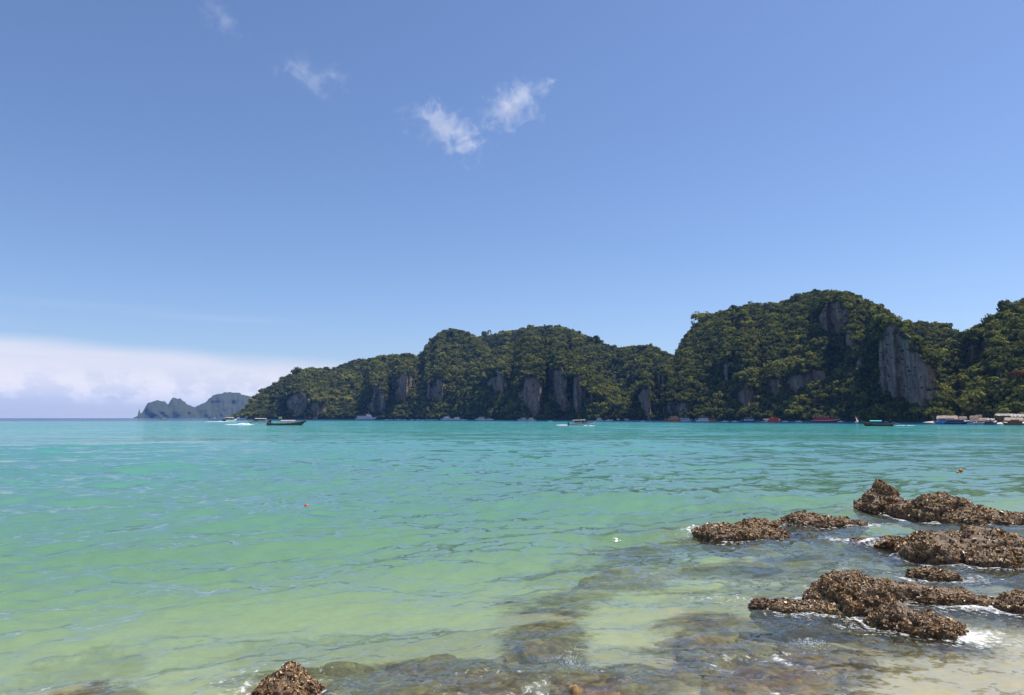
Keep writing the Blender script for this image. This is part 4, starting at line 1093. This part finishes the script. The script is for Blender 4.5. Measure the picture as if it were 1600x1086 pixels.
def shells(V, Fc, dens, size, seed, zmin, parent):
    g = np.random.default_rng(seed); Q = V[Fc]; N = np.cross(Q[:, 1] - Q[:, 0], Q[:, 2] - Q[:, 0]); ar = np.linalg.norm(N, axis=1) / 2; N = N / (2 * ar[:, None] + 1e-12)
    ctr = Q.mean(1)
    patch = smooth(fbm(ctr * 3.2 + seed, 3, seed), -0.42, 0.12)
    w = ar * (ctr[:, 2] > zmin) * (N[:, 2] > -0.3) * (0.12 + 0.88 * patch)
    n = int(min(8000, w.sum() * dens)); 
    if n < 5: return
    idx = g.choice(len(Fc), n, p=w / w.sum()); u = g.random((n, 2)); u[u.sum(1) > 1] = 1 - u[u.sum(1) > 1]
    P = Q[idx, 0] + (Q[idx, 1] - Q[idx, 0]) * u[:, :1] + (Q[idx, 2] - Q[idx, 0]) * u[:, 1:]
    nn = N[idx] + g.normal(size=(n, 3)) * 0.42; nn /= np.linalg.norm(nn, axis=1)[:, None]
    t = np.cross(nn, g.normal(size=(n, 3))); t /= np.linalg.norm(t, axis=1)[:, None]; bt = np.cross(nn, t)
    s = size * g.lognormal(0, 0.4, n)
    out = [P - nn * (s * 0.15)[:, None]]
    for k in range(6):
        a = 6.28319 * k / 6; rr = s * g.uniform(0.7, 1.2, n); lift = s * (0.22 + g.uniform(-0.1, 0.25, n))
        out.append(P + t * (rr * math.cos(a))[:, None] + bt * (rr * 0.7 * math.sin(a))[:, None] + nn * lift[:, None])
    out = np.stack(out, 1); base = np.arange(n)[:, None] * 7
    Fs = np.concatenate([np.concatenate([base, base + 1 + k, base + 1 + (k + 1) % 6], 1) for k in range(6)])
    dry = smooth(P[:, 2] + 0.02 * g.normal(size=n), 0.0, 0.07)
    sh = np.clip(-0.42 * (1 - dry) + g.normal(0.62, 0.28, n) , 0, 1); at_ = np.repeat(sh[:, None], 7, 1) + np.array([-0.18, 0.08, 0.08, 0.08, 0.08, 0.08, 0.08])
    me = mesh_np('oyster_crust', out.reshape(-1, 3), Fs, m_shell, False, {'shade': np.clip(at_, 0, 1).ravel()})
    link('oyster_crust', me, parent, kind='stuff')


def make_rock(R, emergent=True):
    d, Fc = ICO if (emergent and R['seed'] in (11, 14)) else ICOL
    a, b_ = R['a'] * 0.95, R['b'] * 0.92; yaw = R['yaw']; c = R['c']
    if emergent:
        h = R['h'] * (0.6 if R['seed'] == 16 else (0.72 if R['r'] < 12 else 0.82)); zb = 0.30
    else:
        dep = float(bed_depth(np.array([c[0]]), np.array([c[1]]))[0]); h = max(dep - R['top'], 0.12); zb = h * 0.3
    pw = 0.82
    sx = np.sign(d) * np.abs(d) ** pw
    x, y = sx[:, 0] * a * 0.95, sx[:, 1] * b_ * 0.95
    up = np.clip(d[:, 2], 0, 1) ** 0.9
    top = h * 0.72
    z = np.where(d[:, 2] > 0, up * top, d[:, 2] * zb)
    for (bx, by, bh, s) in R.get('bumps', []):
        z = z + (d[:, 2] > 0) * up * bh * h * np.exp(-(((d[:, 0] - bx) ** 2 + (d[:, 1] - by) ** 2) / s ** 2)) * 1.3
    if not emergent:
        rd = np.hypot(d[:, 0], d[:, 1]); x, y = x * 1.15, y * 1.15; z = np.where(d[:, 2] > 0, h * (1 - rd ** 1.6), -0.1 + d[:, 2] * 0.1)
    V = np.stack([x, y, z], -1); sd = R['seed'] * 13.7
    n = d.copy(); m = min(a, max(h, b_ * 0.6))
    lo = fbm(V * (1.5 / m) + sd, 3, 3)[:, None]; lo2 = fbm(V * (1.5 / m) + sd + 40, 3, 8)[:, None]
    rg = fbm(V * (3.6 / m) + sd, 3, 11, ridge=True)[:, None]
    V = V + n * (lo * 0.30 * m + rg * 0.13 * m) + np.array([1, 0, 0]) * lo2 * 0.18 * m
    k = 1 if emergent else 0.45
    if not emergent: V = V + n * (fbm(V * (2.6 / m) + sd, 4, 51, 0.6)[:, None] * 0.22 * m)
    V = V + n * (fbm(V * 9 + sd, 3, 21)[:, None] * 0.055 * k + fbm(V * 26 + sd, 3, 23, ridge=True)[:, None] * 0.022 * k)
    if emergent:
        up_ = V[:, 2] > 0
        for ax, half in ((0, a), (1, b_)):
            lo_, hi_ = V[up_, ax].min(), V[up_, ax].max(); V[:, ax] = (V[:, ax] - (lo_ + hi_) / 2) * (2 * half / (hi_ - lo_))
        V[:, 2] = np.where(up_, V[:, 2] * (h * 0.98 / V[:, 2].max()), V[:, 2])
    else:
        V[:, 2] = V[:, 2] * ((h - (0.08 if R['top'] > 0 else 0)) / V[:, 2].max()) - dep
    cs, sn = math.cos(yaw), math.sin(yaw)
    V = np.stack([V[:, 0] * cs - V[:, 1] * sn, V[:, 0] * sn + V[:, 1] * cs, V[:, 2]], -1)
    mat = M_SUNK if not emergent else (M_ROCKW if R['r'] < 9.5 else M_ROCK)
    me = mesh_np('rock', V, Fc, mat, True)
    if emergent or R['top'] < 0:
        o = link('rock', None, loc=c, label=R['label'], cat='rock'); link('body', me, o)
        near = R['r'] < 12
        if emergent: shells(V, Fc, 3000 if near else 1300, 0.013 if near else 0.020, R['seed'], -0.04, o)
    else:
        link('sunken_rock', me, loc=c, label=R['label'], cat='rock')


for R in RK: make_rock(R)
for R in SK: make_rock(R, False)


# small splashes thrown up where swell meets rock
def splash(px, py, w, h, label, seed, n=420):
    p = ground(px, py); g = np.random.default_rng(seed); V0, F0 = ico(1); V, Fs = [], []
    for i in range(n):
        a, rr = g.uniform(0, 6.28), abs(g.normal()) * w * 0.5; hh = h * g.random() ** 1.8 * math.exp(-(rr / w) ** 2)
        q = np.array([rr * math.cos(a), rr * 0.5 * math.sin(a), hh]); s = g.uniform(0.0012, 0.004) * (1.3 if hh < 0.03 else 1)
        Fs.append(F0 + i * len(V0)); V.append(V0 * s * np.array([1.3, 1, 1]) + q)
    link('splash', mesh_np('splash', np.concatenate(V), np.concatenate(Fs), m_foam, True), loc=p, label=label, cat='splash', kind='stuff')


splash(890, 1046, 0.22, 0.16, 'white spray splashing up beside the awash rock at the bottom', 1)
splash(1320, 892, 0.25, 0.14, 'white spray bursting up behind the big domed rock', 2)
splash(1195, 858, 0.35, 0.06, 'white spray at the foot of the leftmost low rock', 3)
splash(1262, 1008, 0.22, 0.07, 'white spray in the gap below the pinkish finger rock', 4)
splash(1590, 806, 0.6, 0.22, 'white spray at the far end of the long dark ridge', 5)


# loose stones lying on the floor of the shallows, too many to count
def make_stones():
    g = np.random.default_rng(12); V0, F0 = ico(2); V, Fs = [], []
    i = -1
    for tries in range(1500):
        if i >= 230: break
        px, py = g.uniform(500, 1500), g.uniform(960, 1110)
        z0 = -0.3; p = ground(px, py, z0)
        if float(rockiness(np.array([p[0]]), np.array([p[1]]))[0]) < 0.45: continue
        i += 1; d = float(bed_depth(np.array([p[0]]), np.array([p[1]]))[0]); s_ = 0.035 * g.lognormal(0, 0.7)
        v = V0 * (1 + 0.6 * fbm(V0 * 1.6 + i * 3.3, 3, i)[:, None]) * np.array([s_ * g.uniform(1, 1.9), s_ * g.uniform(0.8, 1.4), s_ * 0.6]); a = g.uniform(0, 6.28)
        v = np.stack([v[:, 0] * math.cos(a) - v[:, 1] * math.sin(a), v[:, 0] * math.sin(a) + v[:, 1] * math.cos(a), v[:, 2]], -1) + np.array([p[0], p[1], -d + 0.03])
        Fs.append(F0 + i * len(V0)); V.append(v)
    link('stones', mesh_np('stones', np.concatenate(V), np.concatenate(Fs), M_SUNK, True), label='small brown stones scattered on the floor of the near shallows', cat='stones', kind='stuff')


make_stones()

# ------------------------------------------------------------------ clouds: thin torn puffs of vapour, each its own volume
def cloud(px, py, wpx, hpx, D, turn, dens, seed, label, thr=0.54):
    d = ray(px, py); d = d / np.linalg.norm(d); p = d * D
    V, Fc = ico(3); V = V * (1 + 0.16 * fbm(V * 1.5 + seed, 3, seed)[:, None])
    m = bpy.data.materials.new('cloud_vapour'); m.use_nodes = True; ns, ls = m.node_tree.nodes, m.node_tree.links; ns.clear()
    out = ns.new('ShaderNodeOutputMaterial'); pv = ns.new('ShaderNodeVolumePrincipled'); ls.new(pv.outputs[0], out.inputs['Volume'])
    pv.inputs['Color'].default_value = (0.97, 0.97, 0.98, 1); pv.inputs['Anisotropy'].default_value = 0.2
    tc = ns.new('ShaderNodeTexCoord'); mp = ns.new('ShaderNodeMapping'); mp.inputs['Location'].default_value = (seed * 3.1, seed, 0); mp.inputs['Scale'].default_value = (wpx / hpx * 1.0, 1.1, 1.0); ls.new(tc.outputs['Object'], mp.inputs[0])
    nz = nnoise(ns, ls, 2.4, 10, 0.70, vec=mp.outputs[0], dist=0.4)
    ln = ns.new('ShaderNodeVectorMath'); ln.operation = 'LENGTH'; ls.new(tc.outputs['Object'], ln.inputs[0])
    fall = ns.new('ShaderNodeMapRange'); ls.new(ln.outputs['Value'], fall.inputs[0]); fall.inputs['From Min'].default_value = 0.1; fall.inputs['From Max'].default_value = 0.98; fall.inputs['To Min'].default_value = 0.12; fall.inputs['To Max'].default_value = -0.22
    v = nmath(ns, ls, 'SUBTRACT', nmath(ns, ls, 'ADD', nz, fall.outputs[0]), thr)
    v = nmath(ns, ls, 'MULTIPLY', nmath(ns, ls, 'MAXIMUM', v, 0.0), dens)
    ls.new(v, pv.inputs['Density'])
    o = link('cloud', mesh_np('cloud', V, Fc, m, True), loc=p + np.array([0, 0, CAMH]), label=label, cat='cloud')
    sx, sz = wpx / F * D / 2, hpx / F * D / 2
    o.scale = (sx, sz * 1.1, sz); o.rotation_euler = (0, turn, -math.atan2(p[0], p[1]))


cloud(702, 205, 300, 135, 3200, 0.55, 0.06, 1, 'ragged white puff of cloud, lower left of the close pair')
cloud(803, 165, 300, 125, 3200, -0.62, 0.06, 2, 'ragged white puff of cloud, upper right of the close pair')
cloud(488, 118, 230, 110, 3400, 0.25, 0.022, 3, 'thin faint wisp of cloud high on the left')
cloud(342, 22, 170, 100, 3400, 0.9, 0.014, 4, 'very faint wisp of cloud at the top edge')

# ------------------------------------------------------------------ haze
V = np.array([(x, y, z) for x in (-9600, 9600) for y in (-9600, 9600) for z in (-30, 265)], float)
Fq = [(0, 1, 3, 2), (4, 6, 7, 5), (0, 4, 5, 1), (2, 3, 7, 6), (0, 2, 6, 4), (1, 5, 7, 3)]
mh = bpy.data.materials.new('sea_air'); mh.use_nodes = True; ns, ls = mh.node_tree.nodes, mh.node_tree.links; ns.clear()
out = ns.new('ShaderNodeOutputMaterial'); pv = ns.new('ShaderNodeVolumePrincipled'); ls.new(pv.outputs[0], out.inputs['Volume'])
pv.inputs['Color'].default_value = (0.20, 0.44, 1.0, 1); pv.inputs['Density'].default_value = 0.000055; pv.inputs['Anisotropy'].default_value = 0.1
link('haze', mesh_np('haze', V, Fq, mh), kind='stuff', label='thin blue haze over the bay', cat='haze')
